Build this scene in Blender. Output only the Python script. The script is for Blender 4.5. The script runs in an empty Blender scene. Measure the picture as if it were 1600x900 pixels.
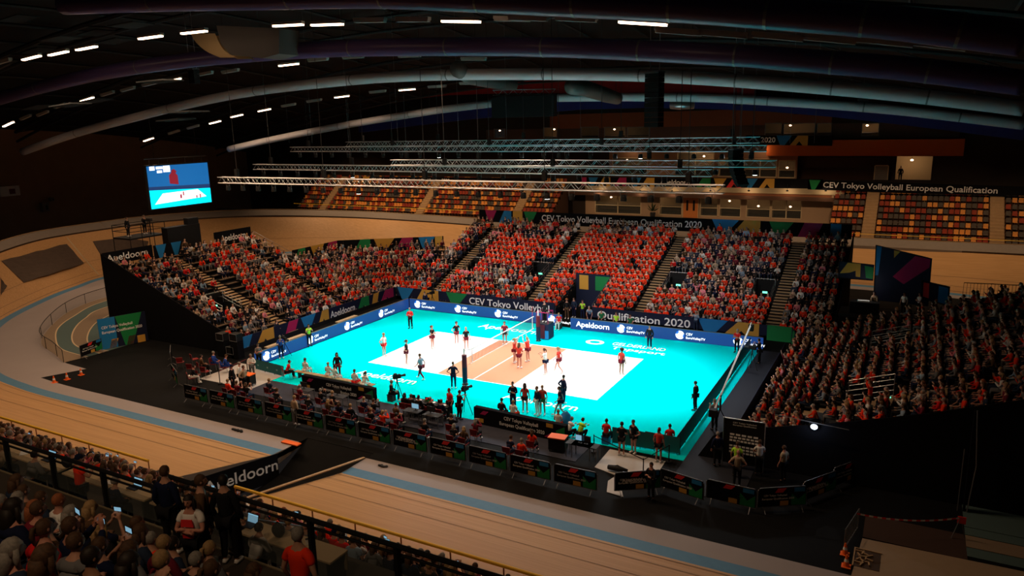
import bpy, math, random
import numpy as np
from mathutils import Vector, Matrix
random.seed(7); RNG = np.random.default_rng(11)
D = bpy.data
SC = bpy.context.scene
COL = SC.collection
PI = math.pi
# ------------------------------------------------------------------ camera
CAM = np.array([25.302, -45.1, 16.952]); YAW, PITCH, ROLL, FPX = -.499, .219, -.023, 1159.0
_cy, _sy = math.cos(YAW), math.sin(YAW)
CF = np.array([_sy*math.cos(PITCH), _cy*math.cos(PITCH), -math.sin(PITCH)])
_r = np.array([_cy, -_sy, 0.0]); _u = np.cross(_r, CF)
CR = _r*math.cos(ROLL) + _u*math.sin(ROLL); CU = -_r*math.sin(ROLL) + _u*math.cos(ROLL)
cd = D.cameras.new('camera'); cam = D.objects.new('camera', cd); COL.objects.link(cam)
cd.sensor_width = 36; cd.lens = FPX/1600*36; cd.clip_end = 400
M = Matrix(((CR[0], CU[0], -CF[0], CAM[0]), (CR[1], CU[1], -CF[1], CAM[1]), (CR[2], CU[2], -CF[2], CAM[2]), (0, 0, 0, 1)))
cam.matrix_world = M
SC.camera = cam
# ------------------------------------------------------------------ world, exposure, light levels
SC.view_settings.view_transform = 'Standard'; SC.view_settings.look = 'None'
SC.view_settings.exposure = 0.0; SC.view_settings.gamma = 1.0; SC.view_settings.use_curve_mapping = False
W = D.worlds.new('world'); SC.world = W; W.use_nodes = True
W.node_tree.nodes['Background'].inputs[0].default_value = (.5, .42, .4, 1)
W.node_tree.nodes['Background'].inputs[1].default_value = 0.018
COURT_LAMP_W = 2200.0      # each lamp hanging over the court
ROOF_LAMP_W = 2500.0      # each lit strip lamp under the roof
FAR_FILL_W = 3600.0      # each unseen flood lamp added to brighten the far seats
FRONT_LAMP_W = 900.0      # each truss lamp turned to the front banners
CROWD_LAMP_W = 1900.0     # each truss lamp turned to the far grandstand
NEAR_FILL_W = 1050.0       # each unseen flood lamp added to brighten the near stand
# ------------------------------------------------------------------ where a pixel of the photograph lies in the hall
def ray(x, y): return CF*FPX + CR*(x-800) - CU*(y-450)
def _v(p): return Vector((float(p[0]), float(p[1]), float(p[2])))
def gz(x, y, z=0.0): d = ray(x, y); return _v(CAM + d*(z-CAM[2])/d[2])
def gy(x, y, Y): d = ray(x, y); return _v(CAM + d*(Y-CAM[1])/d[1])
def gx(x, y, X): d = ray(x, y); return _v(CAM + d*(X-CAM[0])/d[0])
def pr(p):
    d = np.array((p[0], p[1], p[2]), float) - CAM; z = d @ CF
    return 800+FPX*(d @ CR)/z, 450-FPX*(d @ CU)/z, z
# ------------------------------------------------------------------ materials
def mat(name, col, rough=.7, metal=0.0, emit=None, es=1.0, spec=.3, noise=0.0, nscale=3.0, alpha=1.0, trans=0.0):
    m = D.materials.new(name); m.use_nodes = True; nt = m.node_tree; b = nt.nodes['Principled BSDF']
    b.inputs['Base Color'].default_value = (*col, 1); b.inputs['Roughness'].default_value = rough
    b.inputs['Metallic'].default_value = metal; b.inputs['Specular IOR Level'].default_value = spec
    if emit: b.inputs['Emission Color'].default_value = (*emit, 1); b.inputs['Emission Strength'].default_value = es
    if trans: b.inputs['Transmission Weight'].default_value = trans; b.inputs['IOR'].default_value = 1.05
    if alpha < 1: b.inputs['Alpha'].default_value = alpha
    if noise:
        tc = nt.nodes.new('ShaderNodeTexCoord'); n = nt.nodes.new('ShaderNodeTexNoise'); n.inputs['Scale'].default_value = nscale
        n.inputs['Detail'].default_value = 4
        mx = nt.nodes.new('ShaderNodeMix'); mx.data_type = 'RGBA'
        mx.inputs[6].default_value = (*[c*(1-noise) for c in col], 1); mx.inputs[7].default_value = (*[min(1, c*(1+noise)) for c in col], 1)
        nt.links.new(tc.outputs['Object'], n.inputs['Vector']); nt.links.new(n.outputs['Fac'], mx.inputs[0])
        nt.links.new(mx.outputs[2], b.inputs['Base Color'])
    return m
def wood(name, c1, c2, ang=0.0, scale=(.12, 5, 5), rough=.45):
    m = D.materials.new(name); m.use_nodes = True; nt = m.node_tree; b = nt.nodes['Principled BSDF']
    tc = nt.nodes.new('ShaderNodeTexCoord'); mp = nt.nodes.new('ShaderNodeMapping'); mp.inputs['Scale'].default_value = scale
    mp.inputs['Rotation'].default_value = (0, 0, ang)
    n = nt.nodes.new('ShaderNodeTexNoise'); n.inputs['Scale'].default_value = 1.6; n.inputs['Detail'].default_value = 5
    cr = nt.nodes.new('ShaderNodeValToRGB'); cr.color_ramp.elements[0].position = .3; cr.color_ramp.elements[1].position = .72
    cr.color_ramp.elements[0].color = (*c1, 1); cr.color_ramp.elements[1].color = (*c2, 1)
    nt.links.new(tc.outputs['Object'], mp.inputs[0]); nt.links.new(mp.outputs[0], n.inputs['Vector'])
    nt.links.new(n.outputs['Fac'], cr.inputs[0]); nt.links.new(cr.outputs[0], b.inputs['Base Color'])
    b.inputs['Roughness'].default_value = rough; b.inputs['Specular IOR Level'].default_value = .15
    return m
MT = {}
def mm(key, *a, **k):
    if key not in MT: MT[key] = mat(key, *a, **k)
    return MT[key]
TRACK = wood('track_boards', (.43, .235, .095), (.54, .305, .135))
mm('blue_band', (.075, .20, .33), .6, noise=.12); mm('apron_grey', (.32, .275, .27), .75, noise=.06, nscale=.6)
mm('line_dark', (.06, .035, .02), .6); mm('line_faint', (.20, .11, .055), .6); mm('black_floor', (.0055, .0055, .006), .8, noise=.35, nscale=1.2, spec=.1)
mm('cyan_floor', (.0, .82, .88), 1.0, spec=.0); mm('white_floor', (.92, .90, .88), .7, spec=.1); mm('sand_floor', (.50, .215, .125), .7, spec=.1)
mm('navy', (.006, .010, .035), .6); mm('black', (.006, .006, .007), .7); mm('black_cloth', (.008, .008, .010), .95, spec=.05)
mm('charcoal', (.03, .03, .033), .7); mm('steel', (.45, .45, .47), .35, .9); mm('dull_steel', (.22, .22, .23), .5, .7)
mm('truss_metal', (.45, .45, .47), .4, .7); mm('duct', (.58, .56, .60), .55, .0); mm('duct_blue', (.085, .055, .16), .35, .0); mm('elbow_grey', (.13, .125, .12), .5, .3)
mm('yellow_paint', (.85, .50, .03), .5); mm('orange_p', (.95, .16, .02), .6); mm('white', (.85, .85, .85), .6)
mm('gold', (.62, .33, .05), .6); mm('magenta', (.42, .015, .11), .6); mm('green', (.01, .22, .06), .6); mm('blue', (.015, .20, .50), .6)
mm('red', (.75, .03, .03), .6); mm('bench_dark', (.13, .085, .05), .7, noise=.15, nscale=4); mm('tan_wood', (.42, .27, .14), .6, noise=.15, nscale=4)
mm('lane_tan', (.24, .17, .11), .8); mm('lane_green', (.075, .12, .115), .8); mm('letter', (.92, .92, .92), .6)
mm('led_navy', (.01, .03, .10), .4, emit=(.010, .045, .20), es=1.0); mm('led_white', (.9, .9, .9), .4, emit=(1, 1, 1), es=1.5); mm('led_blue', (.02, .1, .5), .4, emit=(.02, .16, .8), es=1.2)
mm('wall_left_brown', (.36, .22, .13), .9, noise=.2, nscale=.5); mm('wall_dark', (.030, .020, .016), .9, noise=.2, nscale=.5); mm('wall_brown', (.09, .042, .025), .85); mm('rust', (.60, .115, .018), .8); mm('duct_shaded', (.34, .33, .36), .55)
mm('wall_grey', (.20, .17, .15), .8, noise=.1); mm('roof_dark', (.018, .015, .015), .9, noise=.3, nscale=.4); mm('cream', (.60, .45, .27), .7)
mm('curb_grey', (.22, .18, .15), .8, noise=.1); mm('lamp_glow', (1, .8, .6), .5, emit=(1.0, .66, .42), es=9.0); mm('lamp_off', (.42, .40, .38), .5)
mm('lens_glow', (1, 1, 1), .4, emit=(1, .97, .92), es=6.0); mm('glass', (.10, .12, .11), .08, alpha=.22, spec=.5)
mm('teal_screen', (.01, .12, .13), .6); mm('seat_orange', (.72, .30, .07), .5); mm('seat_red', (.32, .05, .025), .5); mm('seat_grey', (.10, .08, .065), .5)
mm('green_glow', (.2, 1, .6), .5, emit=(.2, 1, .6), es=1.6); mm('blue_lit_arch', (.03, .05, .32), .7); mm('dark_red', (.38, .02, .02), .8)
mm('room_wall', (.40, .26, .14), .8); mm('phone_glow', (.3, .5, .7), .4, emit=(.30, .62, .85), es=.55); mm('spot_glow', (.8, .9, 1), .4, emit=(.75, .88, 1), es=5)
# ------------------------------------------------------------------ mesh collector
_O1 = 'zeroth first second third fourth fifth sixth seventh eighth ninth tenth eleventh twelfth thirteenth fourteenth fifteenth sixteenth seventeenth eighteenth nineteenth'.split()
_O2 = {20: 'twenty', 30: 'thirty', 40: 'forty', 50: 'fifty', 60: 'sixty', 70: 'seventy', 80: 'eighty'}
def onth(n):
    if n < 20: return _O1[n]
    t, u = n//10*10, n % 10
    return (_O2[t][:-1]+'ieth') if u == 0 else _O2[t]+'-'+_O1[u]
class MB:
    def __init__(s): s.v = []; s.f = []; s.m = []; s.cur = 0
    def add(s, vs, fs):
        o = len(s.v); s.v += [tuple(p) for p in vs]; s.f += [tuple(i+o for i in f) for f in fs]; s.m += [s.cur]*len(fs)
    def slot(s, i): s.cur = i; return s
    def box(s, c, d, rz=0.0, mat3=None):
        hx, hy, hz = d[0]/2, d[1]/2, d[2]/2
        R = mat3 if mat3 is not None else Matrix.Rotation(rz, 3, 'Z')
        vs = [Vector(c)+R @ Vector((x*hx, y*hy, z*hz)) for z in (-1, 1) for x, y in ((-1, -1), (1, -1), (1, 1), (-1, 1))]
        s.add(vs, [(3, 2, 1, 0), (4, 5, 6, 7), (0, 1, 5, 4), (1, 2, 6, 5), (2, 3, 7, 6), (3, 0, 4, 7)])
        return s
    def bb(s, x0, x1, y0, y1, z0, z1): return s.box(((x0+x1)/2, (y0+y1)/2, (z0+z1)/2), (abs(x1-x0), abs(y1-y0), abs(z1-z0)))
    def tube(s, pts, r, n=6, cap=True):
        pts = [Vector(p) for p in pts]; rs = r if isinstance(r, (list, tuple)) else [r]*len(pts)
        o = len(s.v); prev = None
        for i, p in enumerate(pts):
            d = (pts[min(i+1, len(pts)-1)]-pts[max(i-1, 0)])
            d = d.normalized() if d.length > 1e-9 else Vector((0, 0, 1))
            if prev is None:
                a = d.cross(Vector((0, 0, 1)))
                if a.length < .05: a = d.cross(Vector((1, 0, 0)))
                a.normalize()
            else:
                a = prev - d*prev.dot(d)
                a.normalize()
            prev = a; b = d.cross(a)
            for k in range(n):
                t = 2*PI*k/n; s.v.append(tuple(p+(a*math.cos(t)+b*math.sin(t))*rs[i]))
        for i in range(len(pts)-1):
            for k in range(n):
                q = (k+1) % n; s.f.append((o+i*n+k, o+i*n+q, o+(i+1)*n+q, o+(i+1)*n+k)); s.m.append(s.cur)
        if cap:
            s.f.append(tuple(o+k for k in reversed(range(n)))); s.m.append(s.cur)
            e = o+(len(pts)-1)*n; s.f.append(tuple(e+k for k in range(n))); s.m.append(s.cur)
        return s
    def poly(s, pts, h):          # flat polygon pts (x,y,z) extruded by vector h
        n = len(pts); h = Vector(h); a = [Vector(p) for p in pts]
        s.add(a+[p+h for p in a], [tuple(reversed(range(n))), tuple(range(n, 2*n))]+[(i, (i+1) % n, n+(i+1) % n, n+i) for i in range(n)])
        return s
    def ell(s, c, r, nu=10, nv=7, R=None):
        o = len(s.v); c = Vector(c); R = R or Matrix.Identity(3)
        for j in range(1, nv):
            for i in range(nu):
                t = PI*j/nv; p = 2*PI*i/nu
                s.v.append(tuple(c+R @ Vector((r[0]*math.sin(t)*math.cos(p), r[1]*math.sin(t)*math.sin(p), r[2]*math.cos(t)))))
        s.v.append(tuple(c+R @ Vector((0, 0, r[2])))); s.v.append(tuple(c+R @ Vector((0, 0, -r[2])))); T = len(s.v)-2; B = T+1
        for j in range(nv-2):
            for i in range(nu):
                q = (i+1) % nu; s.f.append((o+j*nu+i, o+(j+1)*nu+i, o+(j+1)*nu+q, o+j*nu+q)); s.m.append(s.cur)
        for i in range(nu):
            q = (i+1) % nu; s.f.append((T, o+i, o+q)); s.m.append(s.cur); s.f.append((B, o+(nv-2)*nu+q, o+(nv-2)*nu+i)); s.m.append(s.cur)
        return s
    def strip(s, A, B):           # quads between two polylines
        n = len(A); s.add(list(A)+list(B), [(i, i+1, n+i+1, n+i) for i in range(n-1)]); return s
    def mesh(s, name, mats, smooth=False):
        me = D.meshes.new(name); me.from_pydata([tuple(map(float, p)) for p in s.v], [], s.f)
        mats = mats if isinstance(mats, (list, tuple)) else [mats]
        for m in mats: me.materials.append(MT[m] if isinstance(m, str) else m)
        me.polygons.foreach_set('material_index', s.m)
        if smooth: me.polygons.foreach_set('use_smooth', [True]*len(me.polygons))
        me.update(); return me
    def build(s, name, mats, parent=None, smooth=False, bev=0.0):
        o = D.objects.new(name, s.mesh(name, mats, smooth)); COL.objects.link(o)
        if parent: o.parent = parent
        if bev:
            b = o.modifiers.new('bevel', 'BEVEL'); b.width = bev; b.segments = 2; b.limit_method = 'ANGLE'
        return o
def tag(o, label=None, cat=None, group=None, kind=None):
    if label: o['label'] = label
    if cat: o['category'] = cat
    if group: o['group'] = group
    if kind: o['kind'] = kind
    return o
def struct(o): o['kind'] = 'structure'; return o
def empty(name, loc=(0, 0, 0), rz=0.0):
    o = D.objects.new(name, None); COL.objects.link(o); o.location = loc; o.rotation_euler = (0, 0, rz); o.empty_display_size = .2
    return o
CH = {}
def kids(o): return [c for c in D.objects if c.parent == o]
def copy_tree(o, parent=None, kc=None):
    c = o.copy(); COL.objects.link(c)
    if parent: c.parent = parent
    ks = CH.get(o.name)
    if ks is None: ks = kids(o); CH[o.name] = ks
    for k in ks: copy_tree(k, c)
    return c
def text_bits(body, width=None, height=None, ext=.004, font=None):
    cu = D.curves.new('t', 'FONT'); cu.body = body; cu.size = 1.0; cu.extrude = 0; cu.offset = .012; cu.resolution_u = 3
    o = D.objects.new('t', cu); COL.objects.link(o)
    dg = bpy.context.evaluated_depsgraph_get(); me = D.meshes.new_from_object(o.evaluated_get(dg))
    vs = [Vector(v.co) for v in me.vertices]; fs = [tuple(p.vertices) for p in me.polygons]
    D.objects.remove(o); D.meshes.remove(me); D.curves.remove(cu)
    x0 = min(v.x for v in vs); x1 = max(v.x for v in vs); y0 = 0.0; y1 = .72
    sy = height/(y1-y0); sx = sy if width is None else width/(x1-x0)
    return [((v.x-x0)*sx, (v.y-y0)*sy) for v in vs], fs, (x1-x0)*sx
def board(name, p0, p1, z0, z1, mats, polys=(), texts=(), thick=.05, label=None, cat='banner', group=None, lean=0.0, lmat='letter', dmats=None, parent=None, zs=None):
    """upright board from p0 to p1 (left to right as its reader sees it); polys (u,v list, slot), texts (string,u,v,w,h)"""
    p0 = Vector((p0[0], p0[1], 0)); p1 = Vector((p1[0], p1[1], 0)); L = (p1-p0).length; ax = (p1-p0).normalized()
    nrm = Vector((ax.y, -ax.x, 0)); H = z1-z0
    dz = 0.0 if zs is None else zs            # rise of the far end
    P = lambda u, v, o=0.0: p0+ax*u+Vector((0, 0, z0+v+dz*u/L))+nrm*(o+lean*v)
    root = empty(name, p0+Vector((0, 0, z0))) if parent is None else parent
    def put(mb, nm, mt):
        ob = mb.build(nm, mt, root)
        if parent is None: ob.data.transform(Matrix.Translation(-root.location))
        return ob
    mb = MB(); mb.poly([P(0, 0), P(L, 0), P(L, H), P(0, H)], -nrm*thick); put(mb, 'panel', mats[0])
    if polys:
        mb = MB()
        for pts, sl in polys:
            mb.slot(sl); mb.poly([P(u, v, .004) for u, v in pts], nrm*.006)
        put(mb, 'printed_design', dmats or ['gold', 'magenta', 'green', 'blue', 'black', 'white', 'red'])
    if texts:
        mb = MB()
        for t in texts:
            bits, fs, w = text_bits(t[0], t[3], t[4])
            mb.add([P(t[1]+x, t[2]+y, .014) for x, y in bits], fs)
        put(mb, 'lettering', lmat)
    if parent is None: tag(root, label, cat, group)
    return root
# design shapes of the tournament: slanted blocks and notched chevrons
def dA(u, h, w, s): return [([(u, 0), (u+w*.42, h), (u+w, h), (u+w, 0), (u+w*.72, 0), (u+w*.52, h*.42), (u+w*.34, 0)], s)]
def dS(u, h, w, s, d=.35): return [([(u, 0), (u+w, 0), (u+w+h*d, h), (u+h*d, h)], s)]
def dV(u, h, w, s): return [([(u, h), (u+w, h), (u+w*.55, 0), (u+w*.25, 0)], s)]
def dB(u, h, w, s): return [([(u, 0), (u+w, 0), (u+w, h), (u, h)], s)]
# ================================================================== people
def skin_mesh(vs, es, rs, sub=1):
    me = D.meshes.new('s'); me.from_pydata(vs, es, []); o = D.objects.new('s', me); COL.objects.link(o)
    md = o.modifiers.new('k', 'SKIN'); md.use_smooth_shade = True
    for i, r in enumerate(rs):
        sv = me.skin_vertices[0].data[i]; sv.radius = r if isinstance(r, tuple) else (r, r); sv.use_root = (i == 0)
    sb = o.modifiers.new('b', 'SUBSURF'); sb.levels = sub; sb.render_levels = sub
    dg = bpy.context.evaluated_depsgraph_get(); m2 = D.meshes.new_from_object(o.evaluated_get(dg))
    D.objects.remove(o); D.meshes.remove(me); return m2
def mesh_data(me): return [tuple(v.co) for v in me.vertices], [tuple(p.vertices) for p in me.polygons]
def remesh(vs, fs, vox, name):
    me = D.meshes.new(name); me.from_pydata(vs, [], fs); o = D.objects.new('r', me); COL.objects.link(o)
    md = o.modifiers.new('r', 'REMESH'); md.mode = 'VOXEL'; md.voxel_size = vox; md.use_smooth_shade = True
    sm = o.modifiers.new('s', 'SMOOTH'); sm.factor = .5; sm.iterations = 2
    dg = bpy.context.evaluated_depsgraph_get(); m2 = D.meshes.new_from_object(o.evaluated_get(dg))
    D.objects.remove(o); D.meshes.remove(me); m2.name = name
    m2.polygons.foreach_set('use_smooth', [True]*len(m2.polygons)); return m2
def head_data(c, R):
    """head with brow, nose, mouth, chin and ears; looks along +y before R"""
    mb = MB(); mb.ell((0, 0, 0), (.077, .095, .115), 18, 14)
    vs = []
    for x, y, z in mb.v:
        if z < 0:
            k = -z/.115; x *= 1-.30*k; y = y*(1-.10*k)+.012*k
        if y > .06 and abs(z) < .035 and abs(x) > .015: y -= .010
        vs.append((x, y, z))
    mb.v = vs
    mb.tube([(0, .088, .022), (0, .104, -.006), (0, .112, -.026), (0, .09, -.034)], [.006, .010, .014, .008], 6)
    mb.tube([(-.024, .084, -.056), (0, .094, -.055), (.024, .084, -.056)], [.006, .009, .006], 6)
    mb.tube([(-.05, .078, .034), (0, .092, .032), (.05, .078, .034)], [.006, .008, .006], 6)
    for s in (-1, 1): mb.ell((s*.080, -.002, -.006), (.010, .020, .032), 8, 6)
    c = Vector(c); return [tuple(c+R @ Vector(v)) for v in mb.v], mb.f
def hair_data(c, R, kind):
    mb = MB(); c = Vector(c)
    if kind == 'short': mb.ell((0, -.010, .016), (.087, .102, .112), 14, 10); cut = lambda x, y, z: not (y > .045 and z < .055) and z > -.055
    elif kind == 'long': mb.ell((0, -.012, .014), (.092, .108, .116), 14, 10); cut = lambda x, y, z: not (y > .035 and z < .06)
    elif kind == 'curly': mb.ell((0, -.012, .040), (.140, .140, .135), 14, 10); cut = lambda x, y, z: not (y > .05 and z < .06)
    elif kind == 'cap': mb.ell((0, -.004, .030), (.088, .106, .100), 14, 10); cut = lambda x, y, z: z > .0
    elif kind == 'pony': mb.ell((0, -.010, .016), (.086, .102, .110), 14, 10); cut = lambda x, y, z: not (y > .04 and z < .06) and z > -.06
    f2 = []
    for f in mb.f:
        m = [sum(mb.v[i][k] for i in f)/len(f) for k in range(3)]
        if cut(*m): f2.append(f)
    mb.f = f2; mb.m = [0]*len(f2)
    if kind == 'long':
        mb.tube([(0, -.07, .02), (0, -.085, -.09), (0, -.095, -.19), (0, -.09, -.27)], [.07, .085, .075, .035], 10)
        for s in (-1, 1): mb.tube([(s*.07, -.01, .03), (s*.082, -.01, -.08), (s*.078, -.01, -.18)], [.03, .034, .018], 7)
    if kind == 'pony': mb.tube([(0, -.09, .06), (0, -.135, .05), (0, -.155, -.03), (0, -.14, -.15)], [.02, .03, .034, .012], 8)
    if kind == 'cap': mb.poly([(-.06, .085, .028), (.06, .085, .028), (.045, .165, .016), (-.045, .165, .016)], (0, 0, .010))
    hr = random.Random(len(mb.v)); mb.v = [tuple(Vector(v)*(1+hr.uniform(-.035, .045))) if kind != 'cap' else v for v in mb.v]
    return [tuple(c+R @ Vector(v)) for v in mb.v], mb.f
def V(*a): return Vector(a)
def hand_data(w, d, side, curl=.4, up=None):
    """palm, four unequal fingers and a thumb from wrist w along direction d"""
    d = Vector(d).normalized(); u = Vector(up) if up else Vector((0, 0, 1))
    a = d.cross(u)
    if a.length < .1: a = d.cross(Vector((0, 1, 0)))
    a.normalize(); n = a.cross(d).normalized()*-1
    mb = MB(); w = Vector(w)
    mb.tube([w-d*.02, w+d*.03, w+d*.075, w+d*.09], [.026, .036, .038, .030], 8)
    for k, (o, L) in enumerate(((-.033, .068), (-.011, .078), (.012, .073), (.034, .055))):
        b = w+d*.078+a*o
        mb.tube([b, b+d*L*.45+a*o*.12, b+(d*(1-curl*.5)+n*curl).normalized()*L*.8+a*o*.15, b+(d*(1-curl)+n*curl*1.3).normalized()*L+a*o*.15], [.0105, .010, .009, .007], 6)
    b = w+d*.025-a*side*.03
    mb.tube([b, b+(d*.6-a*side*.8).normalized()*.035, b+(d*.8-a*side*.6+n*curl).normalized()*.066], [.012, .011, .008], 6)
    return mb.v, mb.f
POSES = {}
def pose(name, pel, tors, headdir, arms, legs, curl=.45, tilt=0.0, turn=0.0):
    """pel: pelvis; tors: vector pelvis to neck base; arms [(elbow,wrist,handdir)] right then left; legs [(knee,ankle,toe)]"""
    P = Vector(pel); T = Vector(tors); N = P+T; rt = Vector((1, 0, 0))
    if turn: rt = Matrix.Rotation(turn, 3, 'Z') @ rt
    Rh = Matrix.Rotation(headdir, 3, 'Z') @ Matrix.Rotation(tilt, 3, 'X')
    nk = N+T.normalized()*.08+Vector((0, .01, .01)); hc = N+T.normalized()*.05+Vector((0, .035, .165))
    vs = [P, P+T*.33+V(0, .01, 0), P+T*.75+V(0, .01, 0), N-T*.03, nk, hc-V(0, .02, .02)]
    es = [(0, 1), (1, 2), (2, 3), (3, 4), (4, 5)]; rs = [(.155, .115), (.135, .10), (.165, .115), (.085, .07), .052, .055]
    sh = [vs, es, rs]
    S = {1: N-T*.12+rt*.175, -1: N-T*.12-rt*.175}
    Hp = {1: P+rt*.10-V(0, 0, .03), -1: P-rt*.10-V(0, 0, .03)}
    vs = list(vs); es = list(es); rs = list(rs)
    for k, s in enumerate((1, -1)):
        e, w, hd = arms[k]; e = Vector(e); w = Vector(w); i = len(vs)
        vs += [S[s], S[s].lerp(e, .5), e, e.lerp(w, .45), w]; es += [(3, i), (i, i+1), (i+1, i+2), (i+2, i+3), (i+3, i+4)]; rs += [.062, .052, .041, .037, .025]
    for k, s in enumerate((1, -1)):
        kn, an, to = legs[k]; kn = Vector(kn); an = Vector(an); to = Vector(to); i = len(vs)
        vs += [Hp[s], Hp[s].lerp(kn, .5), kn, kn.lerp(an, .4), an, an.lerp(to, .5)-V(0, 0, .02), to]
        es += [(0, i)]+[(i+q, i+q+1) for q in range(6)]; rs += [.095, .082, .058, .055, .037, .035, .030]
    a, b = mesh_data(skin_mesh([tuple(v) for v in vs], es, rs))
    def app(A, B, c, d):
        o = len(A); A += c; B += [tuple(q+o for q in f) for f in d]
    h = head_data(hc, Rh); app(a, b, *h)
    for k, s in enumerate((1, -1)):
        app(a, b, *hand_data(arms[k][1], arms[k][2], s, curl))
    body = remesh(a, b, .012, name+'_body')
    # clothes
    def cloth(nm, long_sleeve):
        v = [P+V(0, 0, -.05), P+T*.33+V(0, .01, 0), P+T*.75+V(0, .01, 0), N-T*.02]; e_ = [(0, 1), (1, 2), (2, 3)]; r = [(.175, .135), (.155, .122), (.185, .135), (.10, .085)]
        for k, s in enumerate((1, -1)):
            e, w, hd = arms[k]; e = Vector(e); w = Vector(w); i = len(v)
            v += [S[s], S[s].lerp(e, .55)]; e_ += [(3, i), (i, i+1)]; r += [.078, .070]
            if long_sleeve: v += [e, e.lerp(w, .5), e.lerp(w, .9)]; e_ += [(i+1, i+2), (i+2, i+3), (i+3, i+4)]; r += [.058, .052, .042]
        me = skin_mesh([tuple(q) for q in v], e_, r); me.name = nm; return me
    def legsm(nm, part):
        v = [P+V(0, 0, -.01)]; e_ = []; r = [(.168, .128)]
        for k, s in enumerate((1, -1)):
            kn, an, to = [Vector(q) for q in legs[k]]; i = len(v)
            if part == 'shorts': v += [Hp[s], Hp[s].lerp(kn, .45)]; e_ += [(0, i), (i, i+1)]; r += [.108, .100]
            else: v += [Hp[s], Hp[s].lerp(kn, .5), kn, kn.lerp(an, .5), kn.lerp(an, .95)]; e_ += [(0, i), (i, i+1), (i+1, i+2), (i+2, i+3), (i+3, i+4)]; r += [.108, .095, .074, .066, .056]
        me = skin_mesh([tuple(q) for q in v], e_, r); me.name = nm; return me
    def shoes(nm):
        mb = MB()
        for k in range(2):
            kn, an, to = [Vector(q) for q in legs[k]]; d = (to-an); d.z = 0; d = d.normalized() if d.length > .01 else V(0, 1, 0)
            z0 = min(an.z-.05, to.z); c = V(an.x, an.y, z0)
            mb.tube([c-d*.055+V(0, 0, .015), c-d*.02+V(0, 0, .03), c+d*.07+V(0, 0, .022), c+d*.16+V(0, 0, .008), c+d*.19+V(0, 0, .004)], [.030, .048, .046, .040, .018], 8)
        return mb.mesh(nm, 'white', True)
    hr = {}
    for kd in ('short', 'long', 'curly', 'cap', 'pony'):
        v, f = hair_data(hc, Rh, kd); me = D.meshes.new('hair_'+kd); me.from_pydata(v, [], f); me.polygons.foreach_set('use_smooth', [True]*len(f)); me.materials.append(None); hr[kd] = me
    fm = MB()
    for s in (-1, 1): fm.ell((s*.030, .083, .012), (.013, .008, .007), 8, 5)
    fm.tube([(-.02, .099, -.055), (.02, .099, -.055)], .0035, 5)
    fm.v = [tuple(hc+Rh @ Vector(v)) for v in fm.v]
    POSES[name] = dict(body=body, tee=cloth(name+'_tee', False), coat=cloth(name+'_coat', True), shorts=legsm(name+'_shorts', 'shorts'),
                       trousers=legsm(name+'_trousers', 'long'), shoes=shoes(name+'_shoes'), hair=hr, face=fm.mesh(name+'_face', 'black'), hc=hc, hands=[arms[0][1], arms[1][1]])
    for k in ('body', 'tee', 'coat', 'shorts', 'trousers'):
        me = POSES[name][k]; me.materials.clear(); me.materials.append(None); me.polygons.foreach_set('use_smooth', [True]*len(me.polygons))
SEATLEG = [((.13, .46, .50), (.13, .44, .09), (.14, .60, .035)), ((-.13, .46, .50), (-.13, .44, .09), (-.14, .60, .035))]
pose('seated', (0, 0, .54), (0, .02, .50), 0, [((.25, .06, .72), (.15, .30, .62), (-.2, 1, 0)), ((-.25, .06, .72), (-.15, .30, .62), (.2, 1, 0))], SEATLEG)
pose('clap', (0, 0, .54), (0, .06, .50), .15, [((.27, .16, .76), (.05, .36, .93), (-.3, .6, .7)), ((-.27, .16, .76), (-.06, .36, .93), (.3, .6, .7))], SEATLEG, .15)
pose('lean', (0, 0, .54), (0, .20, .45), -.2, [((.26, .22, .70), (.07, .47, .60), (-.6, .6, 0)), ((-.26, .22, .70), (-.07, .45, .60), (.6, .6, 0))], SEATLEG, .5)
pose('phone', (0, 0, .54), (0, 0, .51), 0, [((.27, .22, .86), (.07, .36, 1.12), (-.2, .2, 1)), ((-.27, .22, .86), (-.07, .36, 1.12), (.2, .2, 1))], SEATLEG, .5)
SL = [((.11, .02, .50), (.12, -.02, .09), (.14, .16, .03)), ((-.11, .02, .50), (-.12, -.02, .09), (-.14, .16, .03))]
pose('stand', (0, 0, .94), (0, 0, .52), 0, [((.27, -.02, 1.12), (.26, .10, .88), (0, .2, -1)), ((-.27, -.02, 1.12), (-.26, .10, .88), (0, .2, -1))], SL)
pose('hips', (0, 0, .94), (0, .02, .52), .3, [((.40, -.06, 1.15), (.20, .03, 1.00), (-.8, .5, -.2)), ((-.40, -.06, 1.15), (-.20, .03, 1.00), (.8, .5, -.2))], SL)
pose('folded', (0, 0, .94), (0, -.01, .52), 0, [((.26, .10, 1.14), (-.02, .23, 1.17), (-1, .1, .1)), ((-.26, .10, 1.14), (.04, .21, 1.22), (1, .1, 0))], SL, .6)
pose('walk', (0, 0, .93), (0, .04, .52), 0, [((.26, -.14, 1.12), (.25, -.10, .90), (0, .2, -1)), ((-.26, .10, 1.12), (-.22, .28, .96), (0, .8, -.5))],
     [((.10, .22, .54), (.11, .34, .10), (.12, .52, .05)), ((-.10, .02, .50), (-.11, -.28, .14), (-.12, -.14, .03))])
pose('cheer', (0, 0, .94), (0, .02, .52), 0, [((.30, .14, 1.50), (.22, .26, 1.76), (-.1, .2, 1)), ((-.30, .14, 1.50), (-.22, .26, 1.76), (.1, .2, 1))], SL, .15)
pose('film', (0, 0, .94), (0, .05, .52), 0, [((.28, .14, 1.20), (.12, .38, 1.42), (-.1, .9, .3)), ((-.28, .14, 1.20), (-.10, .36, 1.38), (.1, .9, .3))], SL, .8)
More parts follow.
